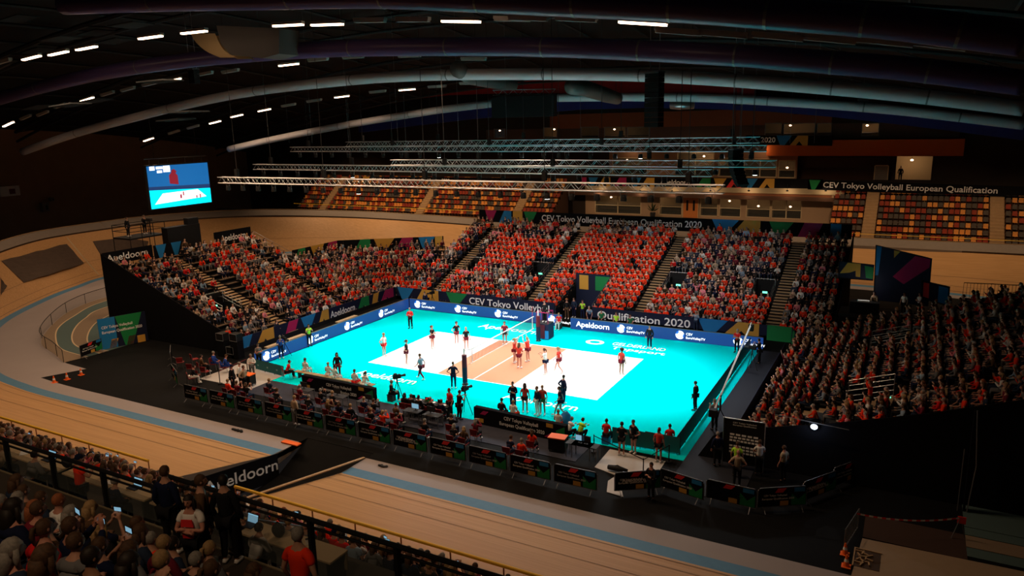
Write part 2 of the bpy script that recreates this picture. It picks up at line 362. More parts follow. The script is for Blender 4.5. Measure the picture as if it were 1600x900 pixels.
pose('crouch', (0, -.06, .40), (0, .22, .46), 0, [((.27, .26, .60), (.12, .48, .70), (-.2, .9, .2)), ((-.27, .26, .60), (-.10, .48, .70), (.2, .9, .2))],
     [((.16, .38, .48), (.15, .12, .09), (.17, .30, .03)), ((-.15, .34, .14), (-.14, -.08, .10), (-.14, -.02, .02))], .5)
pose('bent', (0, 0, .88), (0, .30, .42), 0, [((.24, .30, .90), (.16, .32, .62), (0, .2, -1)), ((-.24, .30, .90), (-.16, .32, .62), (0, .2, -1))], SL)
SKIN = [mm('skin_light', (.48, .25, .17), .6), mm('skin_fair', (.50, .23, .165), .6), mm('skin_tan', (.34, .17, .10), .6), mm('skin_dark', (.13, .065, .04), .6)]
HAIRC = {'dark': mm('hair_dark', (.018, .012, .009), .6, noise=.6, nscale=38), 'brown': mm('hair_brown', (.075, .038, .019), .7, noise=.65, nscale=38), 'blond': mm('hair_blond', (.32, .20, .09), .7, noise=.5, nscale=38), 'grey': mm('hair_grey', (.24, .22, .20), .8, noise=.5, nscale=38), 'ginger': mm('hair_ginger', (.28, .085, .03), .7, noise=.5, nscale=38)}
CLO = {'orange': (.92, .042, .009), 'coral': (.62, .050, .035), 'red': (.72, .02, .02), 'black': (.012, .012, .014), 'navy': (.009, .013, .042), 'grey': (.16, .16, .17), 'white': (.78, .76, .74), 'beige': (.42, .32, .22), 'maroon': (.17, .015, .03),
       'blue': (.02, .06, .30), 'lime': (.45, .85, .05), 'green': (.02, .16, .06), 'pink': (.75, .22, .28), 'brown': (.10, .055, .03), 'denim': (.022, .035, .07), 'light blue': (.28, .38, .50), 'yellow': (.8, .50, .05), 'teal': (.02, .25, .28)}
CM = {k: mm('cloth_'+k.replace(' ', '_'), v, .85, spec=.1) for k, v in CLO.items()}
def omat(o, m):
    if not len(o.material_slots): o.data.materials.append(None)
    o.material_slots[0].link = 'OBJECT'; o.material_slots[0].material = m
def person(loc, rz, ps='stand', top='orange', bottom='navy', hair='brown', hk='short', skin=0, sleeve=False, shorts=False, scale=1.0, label=None, cat='person', group=None, face=False, shoe='white', name='person', number=None):
    P = POSES[ps]; b = D.objects.new(name, P['body']); COL.objects.link(b); omat(b, SKIN[skin])
    b.location = loc; b.rotation_euler = (0, 0, math.radians(rz)); b.scale = (scale,)*3
    def part(nm, me, m):
        o = D.objects.new(nm, me); COL.objects.link(o); o.parent = b; omat(o, m); return o
    part('jacket' if sleeve else 'shirt', P['coat' if sleeve else 'tee'], CM[top])
    part('shorts' if shorts else 'trousers', P['shorts' if shorts else 'trousers'], CM[bottom])
    part('shoes', P['shoes'], CM[shoe])
    if hk != 'bald': part('cap' if hk == 'cap' else 'hair', P['hair'][hk], CM.get(hair, CM['navy']) if hk == 'cap' else HAIRC[hair])
    if face: part('face_features', P['face'], MT['black'])
    if number: part('shirt_number', number, CM['white'])
    tag(b, label, cat, group); return b
# low detail figures of the far crowd
def decim(me, n):
    o = D.objects.new('d', me); COL.objects.link(o); nf = len(me.polygons)
    t = o.modifiers.new('t', 'TRIANGULATE'); md = o.modifiers.new('d', 'DECIMATE'); md.ratio = min(1, n/(2.0*nf))
    dg = bpy.context.evaluated_depsgraph_get(); m2 = D.meshes.new_from_object(o.evaluated_get(dg)); D.objects.remove(o)
    v = np.array([tuple(q.co) for q in m2.vertices], np.float32); f = np.array([tuple(p.vertices) for p in m2.polygons if len(p.vertices) == 3], np.int32)
    D.meshes.remove(m2); return v, f
LOW = {}
for k in ('seated', 'clap', 'lean', 'stand', 'cheer'):
    for hk in ('short', 'long'):
        P = POSES[k]; bits = [decim(P['body'], 190), decim(P['hair'][hk], 50), decim(P['coat'], 80), decim(P['trousers'], 70)]
        LOW[(k, hk)] = bits
# ================================================================== the hall: floor, track, court
def flat(name, pts, z, m, th=.02):
    mb = MB(); mb.poly([(x, y, z-th) for x, y in pts], (0, 0, th)); return mb.build(name, m)
def rect(x0, y0, x1, y1): return [(x0, y0), (x1, y0), (x1, y1), (x0, y1)]
def spline(P, n=10):
    out = []; P = [Vector(p) for p in P]
    for i in range(len(P)-1):
        a = P[max(i-1, 0)]; b = P[i]; c = P[i+1]; d = P[min(i+2, len(P)-1)]
        for k in range(n):
            t = k/n; out.append(.5*((2*b)+(c-a)*t+(2*a-5*b+4*c-d)*t*t+(3*b-a-3*c+d)*t**3))
    out.append(P[-1]); return out
fl = MB()     # floor with a cut for the ramp
fl.bb(-70, -3.5, -17.2, 60, -.3, -.02); fl.bb(1.2, 60, -17.2, 60, -.3, -.02); fl.bb(-3.5, 1.2, -16.6, 60, -.3, -.02)
fl.bb(-70, -3.5, -27, -17.2, -.3, -.03); fl.bb(1.2, 60, -27, -17.2, -.3, -.03)
struct(fl.build('floor', 'black_floor'))
rp = MB(); rp.poly([(-3.5, -16.6, -.04), (1.2, -16.6, -.04), (1.2, -18.9, -1.2), (-3.5, -18.9, -1.2)], (0, 0, -.2)); rp.poly([(-3.5, -18.9, -1.2), (1.2, -18.9, -1.2), (1.2, -26, -1.9), (-3.5, -26, -1.9)], (0, 0, -.2)); rp.bb(-3.5, 1.2, -26.3, -26, -2.2, 1.6)
struct(rp.build('floor_ramp', 'black_floor'))
sp = [(-58, -4), (-52, -12), (-44, -16.6)]
# velodrome lines: apron inner edge, blue inner, black line, rim
NL = [(-59.3, 12, .2), (-58.5, 6.8, .2), (-56.8, 3.3, .2), (-53.9, -1.9, .2), (-48.5, -9.1, .15), (-42, -14.2, .12), (-34, -18.0, .08), (-27, -19.1, .05), (-20, -19.2, .05)]
FLN = [(-59.3, 12, .2), (-58.2, 20, .2), (-53.5, 27, .2), (-45, 33, .15), (-34, 35.8, .1), (-20, 36.6, .1), (0, 36.6, .1), (22, 36.4, .1), (32, 35.2, .1), (42, 31.5, .1)]
NR = [(-63.7, 12, 5.0), (-63.4, 7, 5.0), (-62.0, 2.5, 5.0), (-58.6, -3.2, 4.8), (-52.6, -11.8, 4.2), (-45.2, -18.6, 3.3), (-36, -23.6, 2.3), (-28, -25.6, 1.7), (-20, -25.9, 1.6)]
FR = [(-63.7, 12, 5.0), (-63.0, 20, 5.0), (-57.6, 30, 4.7), (-48.4, 37.2, 4.1), (-36.5, 41.0, 3.5), (-21, 43.0, 2.9), (0, 43.6, 2.8), (22, 43.6, 2.75), (34, 43.0, 2.9), (46, 40.2, 3.3)]
def inset(B, Rm, d):
    out = []
    for b, r in zip(B, Rm):
        b = Vector(b); v = b-Vector((r[0], r[1], b[2])); v.z = 0; v.normalize(); out.append(b+v*d-Vector((0, 0, b[2]*min(1, d/1.6))))
    return out
def track(name, B, Rm, wood_m=None):
    B = spline(B, 8); Rm = spline(Rm, 8)
    I1 = inset(B, Rm, .75); I0 = inset(B, Rm, 1.95)
    for p in I1: p.z = max(p.z, .03)
    for p in I0: p.z = .012
    R2 = [r+(r-b).normalized()*.0 for r, b in zip(Rm, B)]
    rows = 6; L = [[b.lerp(r, k/rows) for b, r in zip(B, Rm)] for k in range(rows+1)]
    o = MB()
    for k in range(rows): o.strip(L[k], L[k+1])
    struct(o.build('floor_track_boards_'+name, TRACK, smooth=True))
    o = MB(); o.strip(I1, B); struct(o.build('floor_blue_band_'+name, 'blue_band'))
    o = MB(); o.strip(I0, I1); struct(o.build('floor_apron_'+name, 'apron_grey'))
    o = MB()
    for t, w in ((.035, .008), (.15, .006), (.37, .006)):
        up = Vector((0, 0, .012)); o.strip([b.lerp(r, t)+up for b, r in zip(B, Rm)], [b.lerp(r, t+w)+up for b, r in zip(B, Rm)])
    struct(o.build('trim_track_lines_'+name, 'line_faint'))
    return B, Rm
def lin(x0, x1, y, z, n): return [(x0+(x1-x0)*i/n, y, z) for i in range(n+1)]
track('left_curve_near', NL, NR)
farB, farR = track('far', FLN, FR)
track('near_left', lin(-20, -3.5, -19.2, .05, 3), lin(-20, -3.5, -25.9, 1.6, 3))
track('near_right', lin(1.2, 46, -19.2, .05, 6), lin(1.2, 46, -25.9, 1.6, 6))
# cut ends of the near straight
for nm, x, s in (('left', -3.5, -1), ('right', 1.2, 1)):
    o = MB(); o.poly([(x, -17.25, -.3), (x, -17.25, .01), (x, -18.45, .03), (x, -19.2, .05), (x, -25.9, 1.6), (x, -25.9, -2.0)], (s*.06, 0, 0)); struct(o.build('wall_track_end_'+nm, 'curb_grey'))
o = MB(); o.poly([(1.05, -17.3, .02), (1.2, -17.3, .02), (1.2, -25.9, 1.62), (1.05, -25.9, 1.62)], (0, 0, .05)); struct(o.build('trim_track_end', 'tan_wood'))
# rim kerb and outer ledge around the far side and left curve
def rimwall(name, Rm, h, off, m, m2):
    up = Vector((0, 0, 1)); out = []
    for i, r in enumerate(Rm):
        t = (Rm[min(i+1, len(Rm)-1)]-Rm[max(i-1, 0)]); n = Vector((-t.y, t.x, 0)).normalized(); out.append(n)
    s = 1
    o = MB(); o.strip(Rm, [r+up*.18 for r in Rm]); struct(o.build('trim_track_rim_'+name, 'line_dark'))
    A = [r+up*.18 for r in Rm]; Bq = [r+up*(.18+h)+n*off for r, n in zip(Rm, out)]
    o = MB(); o.strip(A, Bq); struct(o.build('wall_ledge_'+name, m))
    o = MB(); o.tube([b+up*.02 for b in Bq], .045, 6); struct(o.build('trim_ledge_rail_'+name, m2)); return Bq
# outward normals: far and left curves run clockwise seen from above
rimwall('far', farR, .75, .9, 'curb_grey', 'tan_wood')
nr = [Vector(p) for p in spline(NR, 8)]; rimwall('near_left_curve', list(reversed(nr)), .75, .9, 'curb_grey', 'tan_wood')
# tarpaulins lying on the banking, and the straight timing line across the boards
def on_bank(x, y, up=.03):
    best = None
    for b, r in zip(farB+nB_, farR+nR_):
        pass
    return None
def bank_pt(px, py, up=.04):
    d = Vector(tuple(ray(px, py))); o = Vector(tuple(CAM)); best = None
    for B, Rm in ((farB, farR), (spline(NL, 8), spline(NR, 8))):
        for i in range(len(B)-1):
            for tri in ((B[i], B[i+1], Rm[i+1]), (B[i], Rm[i+1], Rm[i])):
                n = (tri[1]-tri[0]).cross(tri[2]-tri[0]); dn = d.dot(n)
                if abs(dn) < 1e-9: continue
                t = (tri[0]-o).dot(n)/dn; p = o+d*t; ok = True
                for k in range(3):
                    e = tri[(k+1) % 3]-tri[k]
                    if e.cross(p-tri[k]).dot(n) < -1e-4: ok = False
                if ok and (best is None or t < best[0]): best = (t, p, n.normalized() if n.z > 0 else -n.normalized())
    return (best[1]+best[2]*up) if best else gz(px, py, 1.0)
TARP = mm('tarp', (.07, .045, .032), .7, noise=.25, nscale=2)
for pts, lb in (([(2, 408), (104, 381), (131, 412), (37, 442)], 'large crumpled brown tarpaulin lying on the banked left curve'),
                ([(145, 378), (195, 372), (232, 378), (228, 392), (156, 397)], 'brown tarpaulin on the banking behind the camera platform'),
                ([(-14, 432), (-4, 436), (11, 448), (-12, 462)], 'brown tarpaulin corner at the left edge of the picture')):
    q = [bank_pt(max(x, 1), y) for x, y in pts]; mb = MB(); nn = 8
    if len(q) == 4:
        g = [[q[0].lerp(q[1], i/nn).lerp(q[3].lerp(q[2], i/nn), j/nn)+Vector((0, 0, .05*math.sin(i*2.1+j*1.3)+.03*random.random())) for i in range(nn+1)] for j in range(nn+1)]
        for j in range(nn): mb.strip(g[j], g[j+1])
    else: mb.poly(q, (0, 0, .06))
    t = mb.build('tarpaulin', TARP); tag(t, lb, 'tarpaulin')
mb = MB(); A = [bank_pt(103, 371, .03), bank_pt(125, 398, .03), bank_pt(153, 430, .03)]; mb.strip(A, [p+Vector((.16, .1, 0)) for p in A]); struct(mb.build('trim_timing_line', 'cream'))
# indoor running lanes inside the left curve, with their low barrier
def lane(pts, w): return spline([(x, y, .02) for x, y in pts], 8)
LN = [[(-30.3, -14.2), (-33.2, -13.2), (-37.6, -11.7), (-42.5, -7.9), (-46.6, -3.5), (-48.6, 1.0), (-49.5, 8)],
      [(-30, -12.6), (-34, -12.2), (-37.5, -10.6), (-41.0, -8.3), (-43.8, -5.2), (-46.9, -.4), (-47.8, 8)],
      [(-30, -11.6), (-33.5, -11.2), (-36.4, -9.9), (-39.5, -7.7), (-42.0, -5.2), (-44.4, -1.6), (-45.6, 8)],
      [(-30, -10.9), (-32.0, -10.8), (-34.6, -9.7), (-38.0, -7.2), (-40.3, -4.6), (-42.5, 0), (-43.5, 8)],
      [(-30, -9.0), (-31.0, -9.1), (-33.0, -8.4), (-36.0, -6.2), (-38.4, -3.6), (-40.6, 0), (-41.5, 8)]]
LS = [lane(l, 0) for l in LN]
for i in range(4):
    o = MB(); o.strip(LS[i], LS[i+1]); struct(o.build('floor_running_lane_%d' % (i+1), 'lane_green' if i in (1, 3) else 'lane_tan'))
o = MB()
for l in LS[1:]: o.strip([p+V(0, 0, .01) for p in l], [p+V(.09, .07, .01) for p in l])
struct(o.build('trim_lane_lines', 'cream'))
def resamp(P, n):
    L = [0]
    for a, b in zip(P[:-1], P[1:]): L.append(L[-1]+(b-a).length)
    out = []; k = 0
    for i in range(n+1):
        t = L[-1]*i/n
        while k < len(P)-2 and L[k+1] < t: k += 1
        out.append(P[k].lerp(P[k+1], min(1, max(0, (t-L[k])/(L[k+1]-L[k])))))
    return out
_I = inset(spline(NL, 8), spline(NR, 8), 1.93); _I = [V(p.x, p.y, .010) for p in _I if p.x < -27.9][::-1]; _F = [V(-27.2, -14.4, .010)]+[V(p.x, p.y, .010) for p in LS[0]]
o = MB(); o.strip(resamp(_I, 40), resamp(_F, 40)); struct(o.build('floor_apron_left_inner', 'apron_grey'))
f = empty('lane_barrier', LS[0][0]); q = [p-f.location for p in LS[0]]
o = MB(); o.tube([p+V(0, 0, 1.0) for p in q], .03); o.build('top_rail', 'black', f)
o = MB(); o.strip([p+V(0, 0, .05) for p in q], [p+V(0, 0, .95) for p in q]); o.build('glass_panel', 'glass', f)
for p in q[::6]: MB().tube([p, p+V(0, 0, 1)], .025).build('post', 'black', f)
tag(f, 'curved glass barrier with black top rail around the running lanes', 'barrier')
# court
CX0, CX1, CY0, CY1 = -15.9, 16.1, -10.45, 10.1
struct(flat('floor_court_cyan', rect(-12.6, CY0, CX1-.0, CY1)+[], .012, 'cyan_floor'))
struct(flat('floor_court_cyan_left', rect(CX0, -8.6, -12.6, CY1), .012, 'cyan_floor'))
struct(flat('floor_court_white', rect(-9, -4.5, 9, 4.5), .020, 'white_floor'))
struct(flat('floor_court_sand', rect(-2.95, -4.42, 2.95, 4.42), .026, 'sand_floor'))
struct(flat('floor_centre_line', rect(-.04, -4.45, .04, 4.45), .030, 'white_floor'))
o = MB()
bits, fs, w = text_bits('Apeldoorn', 5.1, .95); o.add([(x-8.3, y-7.0, .022) for x, y in bits], fs)
bits, fs, w = text_bits('Apeldoorn', 5.1, .95); o.add([(x+3.4, y-6.7, .022) for x, y in bits], fs)
bits, fs, w = text_bits('Apeldoorn', 5.6, 1.15); o.add([(x-6.6, y+7.1, .022) for x, y in bits], fs)
bits, fs, w = text_bits('GELDERLAND', 4.2, .75); o.add([(x+5.6, y+6.9, .022) for x, y in bits], fs)
bits, fs, w = text_bits('Topsport', 4.2, .7); o.add([(x+5.9, y+5.9, .022) for x, y in bits], fs)
for k in range(24):
    a, b = 2*PI*k/24, 2*PI*(k+1)/24
    o.add([(4.2+.75*math.cos(a), 7.0+.62*math.sin(a), .022), (4.2+.75*math.cos(b), 7.0+.62*math.sin(b), .022), (4.2+.42*math.cos(b), 7.0+.32*math.sin(b), .022), (4.2+.42*math.cos(a), 7.0+.32*math.sin(a), .022)], [(0, 1, 2, 3)])
struct(o.build('trim_court_lettering', 'white_floor'))
struct(flat('floor_white_mat', [tuple(gz(*q)[:2]) for q in ((953, 702), (1040, 721), (1024, 745), (963, 743), (929, 730))][::-1], .012, mm('pale_mat', (.50, .47, .45), .8))); struct(flat('floor_grey_carpet', rect(-12.6, -12.9, 11.2, -10.45), .008, mm('carpet', (.035, .037, .055), .9, noise=.3)))
struct(flat('floor_white_mat_left', rect(-17.6, -12.3, -12.6, -8.6), .010, 'pale_mat'))
struct(flat('floor_navy_mat', rect(16.1, -13.6, 19.5, 10.1), .008, mm('navymat', (.016, .018, .028), .8)))
mb = MB(); mb.poly([(*gz(*q)[:2], .012) for q in ((965, 742), (974, 777), (948, 769), (950, 752))][::-1], (0, 0, .01)); struct(mb.build('floor_mat_flap', 'pale_mat'))
# right end of the near straight: wooden floor, running lanes, brown mat
struct(flat('floor_right_boards', [(24.6, -14.3), (60, -13.3), (60, -17.3), (24.4, -17.3)], .015, mm('floor_tan', (.34, .24, .155), .7, noise=.08)))
for i, (a, b, m) in enumerate(((-13.9, -13.2, 'lane_green'), (-13.15, -12.2, 'lane_tan'), (-12.15, -11.5, 'lane_green'), (-11.45, -9.0, 'lane_green'))):
    struct(flat('floor_right_lane_%d' % i, rect(28.3, a, 60, b), .018, m))
struct(flat('floor_brown_mat', rect(24.6, -14.2, 28.3, -12.2), .020, mm('brownmat', (.05, .026, .018), .9)))
# ================================================================== grandstands
SLOTS = []      # (x, y, z, rz, stand, row, along)
DZ = .3145; DEPTH = .85
def seg_cut(a, b, cuts):
    out = [(a, b)]
    for c0, c1 in cuts:
        n = []
        for s0, s1 in out:
            if c1 <= s0 or c0 >= s1: n.append((s0, s1)); continue
            if c0 > s0: n.append((s0, c0))
            if c1 < s1: n.append((c1, s1))
        out = n
    return out
def stand(name, rows, a0, a1, frame, aisles, voids, label, z0=.3, dz=DZ, depth=DEPTH, nopeople=()):
    """frame(along, back, z) -> world; aisles: centres; voids: (a0,a1,b0,b1)"""
    root = empty('grandstand', frame(0, 0, 0)); loc = Vector(root.location)
    tiers, bench = MB(), MB(); steps = {c: MB() for c in aisles}
    F = lambda a, b, z: Vector(frame(a, b, z))-loc
    def bx(mb, s0, s1, b0, b1, z_0, z_1):
        if s1-s0 < .02: return
        mb.poly([F(s0, b0, z_0), F(s1, b0, z_0), F(s1, b1, z_0), F(s0, b1, z_0)], (0, 0, z_1-z_0))
    for i in range(rows):
        b0 = i*depth; z = z0+dz*i
        vc = [(v[0], v[1]) for v in voids if b0+depth > v[2]+.05 and b0 < v[3]-.05]
        for s0, s1 in seg_cut(a0, a1, vc): bx(tiers, s0, s1, b0, b0+depth+(.0 if i < rows-1 else .4), max(0, z-.9) if i > 2 else 0, z)
        ac = [(c-.62, c+.62) for c in aisles]
        for s0, s1 in seg_cut(a0+.15, a1-.15, vc+ac):
            if s1-s0 < .5: continue
            bx(bench, s0, s1, b0+.42, b0+.74, z+.36, z+.41)
            n = int((s1-s0)/(.50 if name == 'right' else .53))
            for k in range(n):
                a = s0+.27+(s1-s0-.54)*(k/max(1, n-1)) if n > 1 else (s0+s1)/2
                SLOTS.append((frame(a, b0+.58, z), frame, name, i, a))
        for c in aisles:
            if any(v0 < c < v1 for v0, v1 in vc): continue
            for h in (0, 1):
                bx(steps[c], c-.55, c+.55, b0+h*.42, b0+h*.42+.36, z+h*.157-.03+.04, z+h*.157+.06)
    tiers.build('tier_deck', 'black', root); bench.build('benches', 'charcoal' if name != 'left' else 'bench_dark', root); [s_.build('aisle_steps', 'tan_wood', root) for s_ in steps.values()]
    tag(root, label, 'grandstand'); return root
fr_far = lambda a, b, z: (a, 13.0+b, z)
fr_left = lambda a, b, z: (-19.6-b, a, z)
fr_right = lambda a, b, z: (18.3+b, a, z)
stand_far = stand('far', 17, -18.6, 20.6, fr_far, [-15.6, -5.0, 5.4, 16.3], [(-2.0, 1.4, 0, 4.6), (-14.9, -13.3, 4.6, 6.9), (-7.6, -5.9, 4.6, 6.9), (6.3, 8.0, 4.6, 6.9), (13.9, 15.5, 4.6, 6.9)], 'long dark grandstand with pale aisle steps facing the court from behind the far LED boards')
stand_left = stand('left', 17, -7.1, 8.6, fr_left, [-1.2, 5.9], [(-4.2, -2.2, 4.6, 7.0)], 'dark grandstand with wooden benches along the left end of the court')
stand_right = stand('right', 20, -9.3, 12.0, fr_right, [-4.9, 5.2], [(-4.2, -2.4, 4.6, 7.0), (6.0, 7.8, 5.2, 7.6)], 'dark grandstand along the right end of the court running out of the frame', dz=.274, depth=.76)
# chamfered corner stand between left and far stands
root = empty('grandstand', (-22, 14, 0)); loc = Vector(root.location); tiers = MB(); steps = MB()
for i in range(11):
    def path(b): return [V(-19.6-b, 8.6, 0), V(-19.6-b, 13.0+b*.42, 0), V(-18.6-b*.12, 13.0+b, 0)]
    b0 = i*DEPTH; z = .3+DZ*i; A = path(b0); Bq = path(b0+DEPTH)
    for k in range(2): tiers.poly([A[k]-loc, A[k+1]-loc, Bq[k+1]-loc, Bq[k]-loc], (0, 0, z))
    P0 = path(b0+.55)
    for k in range(2):
        L = (P0[k+1]-P0[k]).length; n = int(L/.54)
        for q in range(n):
            p = P0[k].lerp(P0[k+1], (q+.5)/n); SLOTS.append(((p.x, p.y, z), None, 'corner', i, q+20*k))
tiers.build('tier_deck', 'black', root); tag(root, 'small dark corner grandstand between the left and far grandstands', 'grandstand')
# cloth covered side walls of the stands
def sidewall(nm, pts, h, label):
    mb = MB(); mb.poly(pts, h); o = mb.build(nm, 'black_cloth'); tag(o, label, 'curtain'); return o
sidewall('side_drape', [(-35.0, -7.2, 0), (-19.6, -7.2, 0), (-19.6, -7.2, 1.2), (-35.0, -7.2, 6.9)], (0, .08, 0), 'tall black drape closing the near side of the left grandstand')
sidewall('side_drape', [(17.9, -9.45, 0), (34.5, -9.45, 0), (34.5, -9.45, 6.4), (30, -9.45, 5.2), (26.6, -9.45, 4.0), (22.8, -9.45, 2.85), (17.9, -9.45, 1.6)], (0, .08, 0), 'black drape closing the near side of the right grandstand')
sidewall('side_drape', [(16.6, -9.55, 0), (17.9, -9.5, 0), (17.9, -9.5, 1.6), (17.3, -9.5, 1.2)], (0, .05, 0), 'short black drape piece beside the sponsor board')
sidewall('side_drape', [(20.75, 13, 0), (20.75, 27.8, 0), (20.75, 27.8, 6.6), (20.75, 13, 1.4)], (.08, 0, 0), 'black drape closing the right side of the far grandstand')
sidewall('side_drape', [(-34.6, -7.1, 0), (-34.6, 8.6, 0), (-34.6, 8.6, 5.6), (-34.6, -7.1, 5.6)], (-.08, 0, 0), 'black drape behind the left grandstand')
# ================================================================== banners and LED boards
def des_front(L, h, seed, stops):
    out = []
    for u, fn, w, s in stops: out += fn(u, h, w, s)
    return out
G, MG, GR, BL, BK, WH, RD = range(7)
H = 1.22
board('perimeter_banner', (-19.62, -7.2), (-19.62, 13.0), .0, H, ['navy'], dV(.3, H, 1.4, BL)+dA(1.9, H, 2.0, G)+dS(5.0, H, 1.1, MG, .5)+dV(7.0, H, 1.8, BL)+dA(9.0, H, 1.4, G)+dA(14.2, H, 1.8, GR)+dS(16.3, H, .8, G)+dA(17.6, H, 2.2, MG), [('Apeldoorn', 10.6, .32, 3.3, .62)], label='dark banner lettered Apeldoorn with colour blocks along the left grandstand front')
board('perimeter_banner', (-19.6, 13.0), (-2.1, 13.0), .0, H, ['navy'], dV(.2, H, 2.0, BL)+dA(2.4, H, 1.9, G)+dB(4.3, H, .8, G)+dV(6.0, H, 2.4, GR), [('CEV Tokyo Volleyball', 8.6, .30, 8.4, .66)], label='dark banner lettered CEV Tokyo Volleyball on the far grandstand front')
board('perimeter_banner', (1.5, 13.0), (17.9, 13.0), .0, H, ['navy'], dV(9.2, H, 2.4, BL)+dA(11.2, H, 2.8, G)+dB(14.6, H, 1.8, GR), [('Qualification 2020', .5, .30, 8.1, .66)], label='dark banner lettered Qualification 2020 on the far grandstand front right of the tunnel')
board('perimeter_banner', (17.9, 13.0), (18.9, 9.6), .0, H, ['navy'], dS(.3, H, .7, GR)+dA(1.6, H, 1.6, MG), label='short dark banner with magenta block turning the far right corner')
board('perimeter_banner', (17.95, 9.6), (17.95, -9.4), .0, .95, ['navy'], (), label='low plain navy panel along the right grandstand front')
def grand_top(p0, p1, z0, z1, pol, tx, lb): return board('top_banner', p0, p1, z0, z1, ['black_cloth'], pol, tx, label=lb)
ZT = 5.95; HB = 1.35
grand_top((-18.6, 28.0), (20.6, 28.0), ZT, ZT+HB, dV(.8, HB, 1.5, MG)+dA(2.6, HB, 1.6, BL)+dB(4.4, HB, 1.2, G)+dV(5.8, HB, 1.6, GR)+dV(26.6, HB, 2.6, BL)+dA(28.6, HB, 2.6, G)+dV(32.0, HB, 2.2, GR)+dS(34.6, HB, 1.6, MG, .4)+dB(37.4, HB, .9, BL), [('CEV Tokyo Volleyball European Qualification 2020', 8.0, .42, 17.6, .66)], 'black banner lettered CEV Tokyo Volleyball European Qualification 2020 atop the far grandstand')
board('top_banner', (-29.0, 8.8), (-29.0, 15.6), 3.6, 5.0, ['black_cloth'], dA(.2, 1.4, 1.6, GR)+dV(2.6, 1.4, 2.0, G)+dA(4.4, 1.4, 2.2, MG), label='top banner of the corner grandstand with green and magenta blocks at its left end')
board('top_banner', (-29.0, 15.6), (-19.8, 22.2), 3.6, 5.0, ['black_cloth'], dA(1.6, 1.4, 1.8, GR)+dV(3.8, 1.4, 2.2, G)+dA(6.0, 1.4, 2.0, MG)+dV(8.6, 1.4, 1.8, BL)+dB(10.4, 1.4, .8, G), label='top banner of the corner grandstand with alternating blocks on its chamfered side')
board('top_banner', (-34.55, -7.3), (-34.55, -2.6), 5.9, 7.0, ['black_cloth'], (), [('Apeldoorn', .3, .3, 3.9, .58)], label='black banner lettered Apeldoorn behind the left end of the left grandstand')
board('top_banner', (-34.55, 4.2), (-34.55, 8.8), 5.7, 7.15, ['black_cloth'], (), [('Apeldoorn', .75, .45, 3.1, .62)], label='black banner lettered Apeldoorn at the right end of the left grandstand top')
board('top_banner', (-34.5, -2.5), (-34.5, .5), 5.7, 6.9, ['black_cloth'], dV(.2, 1.2, 1.1, BL)+dV(1.8, 1.2, 1.1, BL), label='black banner with two blue wedges behind the left grandstand')
# end wall banner facing the ramp
board('ramp_banner', (-3.42, -25.6), (-3.42, -18.95), -.38, 1.12, ['black_cloth'], (), [('Apeldoorn', 1.95, .62, 4.65, .62)], label='black banner lettered Apeldoorn hung on the cut end of the near straight', zs=-1.08)
board('fence_banner', (-30.6, -11.0), (-29.5, -7.6), .05, 2.55, ['navy'], dB(.0, 2.5, 1.25, BL)+dS(.6, .7, .5, G)+dS(1.9, .7, .5, MG)+dV(1.3, 2.5, 2.0, GR)+dB(2.75, .6, .6, G), [('CEV Tokyo Volleyball', .22, 1.65, 2.3, .22), ('European Qualification 2020', .22, 1.25, 3.0, .22)], label='blue and green standing banner beside the left grandstand drape')
# LED boards round the court
def led(name, p0, p1, items, lb, h=.95):
    p0 = Vector((p0[0], p0[1], 0)); p1 = Vector((p1[0], p1[1], 0)); L = (p1-p0).length; ax = (p1-p0).normalized(); nr_ = Vector((ax.y, -ax.x, 0))
    root = empty(name, p0); mb = MB(); mb.poly([V(0, 0, .02), ax*L+V(0, 0, .02), ax*L+V(0, 0, h), V(0, 0, h)], -nr_*.14); mb.build('screen', 'led_navy', root)
    mb = MB(); mb.poly([V(0, 0, h), ax*L+V(0, 0, h), ax*L+V(0, 0, h+.03), V(0, 0, h+.03)], -nr_*.16); mb.build('top_edge', 'dull_steel', root)
    P = lambda u, v, o=.01: ax*u+V(0, 0, v)+nr_*o
    cir, blu, txt = MB(), MB(), MB()
    for it in items:
        if it[0] == 'ball':
            u = it[1]; r = .34; c = .50
            cir.add([P(u, c)]+[P(u+r*math.cos(a), c+r*math.sin(a)) for a in [2*PI*k/20 for k in range(20)]], [(0, 1+k, 1+(k+1) % 20) for k in range(20)])
            for a0, a1, r0 in ((1.9, 2.9, .20), (-.6, .3, .24)):
                q = [a0+(a1-a0)*k/6 for k in range(7)]
                blu.add([P(u+r0*math.cos(a), c+r0*math.sin(a), .016) for a in q]+[P(u+r*math.cos(a), c+r*math.sin(a), .016) for a in q], [(k, k+1, 8+k, 7+k) for k in range(6)])
            for s, du, v, hh in (('CEV', .48, .53, .20), ('EuroVolleyTV', .48, .24, .19)):
                b_, f_, w_ = text_bits(s, None, hh); txt.add([P(u+du+x, v+y) for x, y in b_], f_)
        else:
            b_, f_, w_ = text_bits(it[0], it[2], it[3]); txt.add([P(it[1]+x, .30+y) for x, y in b_], f_)
    if cir.v: cir.build('ball_emblem', 'led_white', root); blu.build('emblem_panels', 'led_blue', root)
    if txt.v: txt.build('lettering', 'led_white', root)
    tag(root, lb, 'LED board'); return root
led('led_board', (-16.0, -8.6), (-16.0, 10.2), [('ball', 1.0), ('ball', 5.6), ('ball', 10.0), ('ball', 14.6)], 'navy LED board along the left end line with four ball emblems')
led('led_board', (-15.9, 10.2), (-2.0, 10.2), [('ball', .9), ('ball', 5.4), ('ball', 9.6)], 'navy LED board behind the far sideline left of the referee stand')
led('led_board', (-1.6, 10.3), (-.2, 10.3), [('ball', .5)], 'short navy LED board directly behind the referee stand')
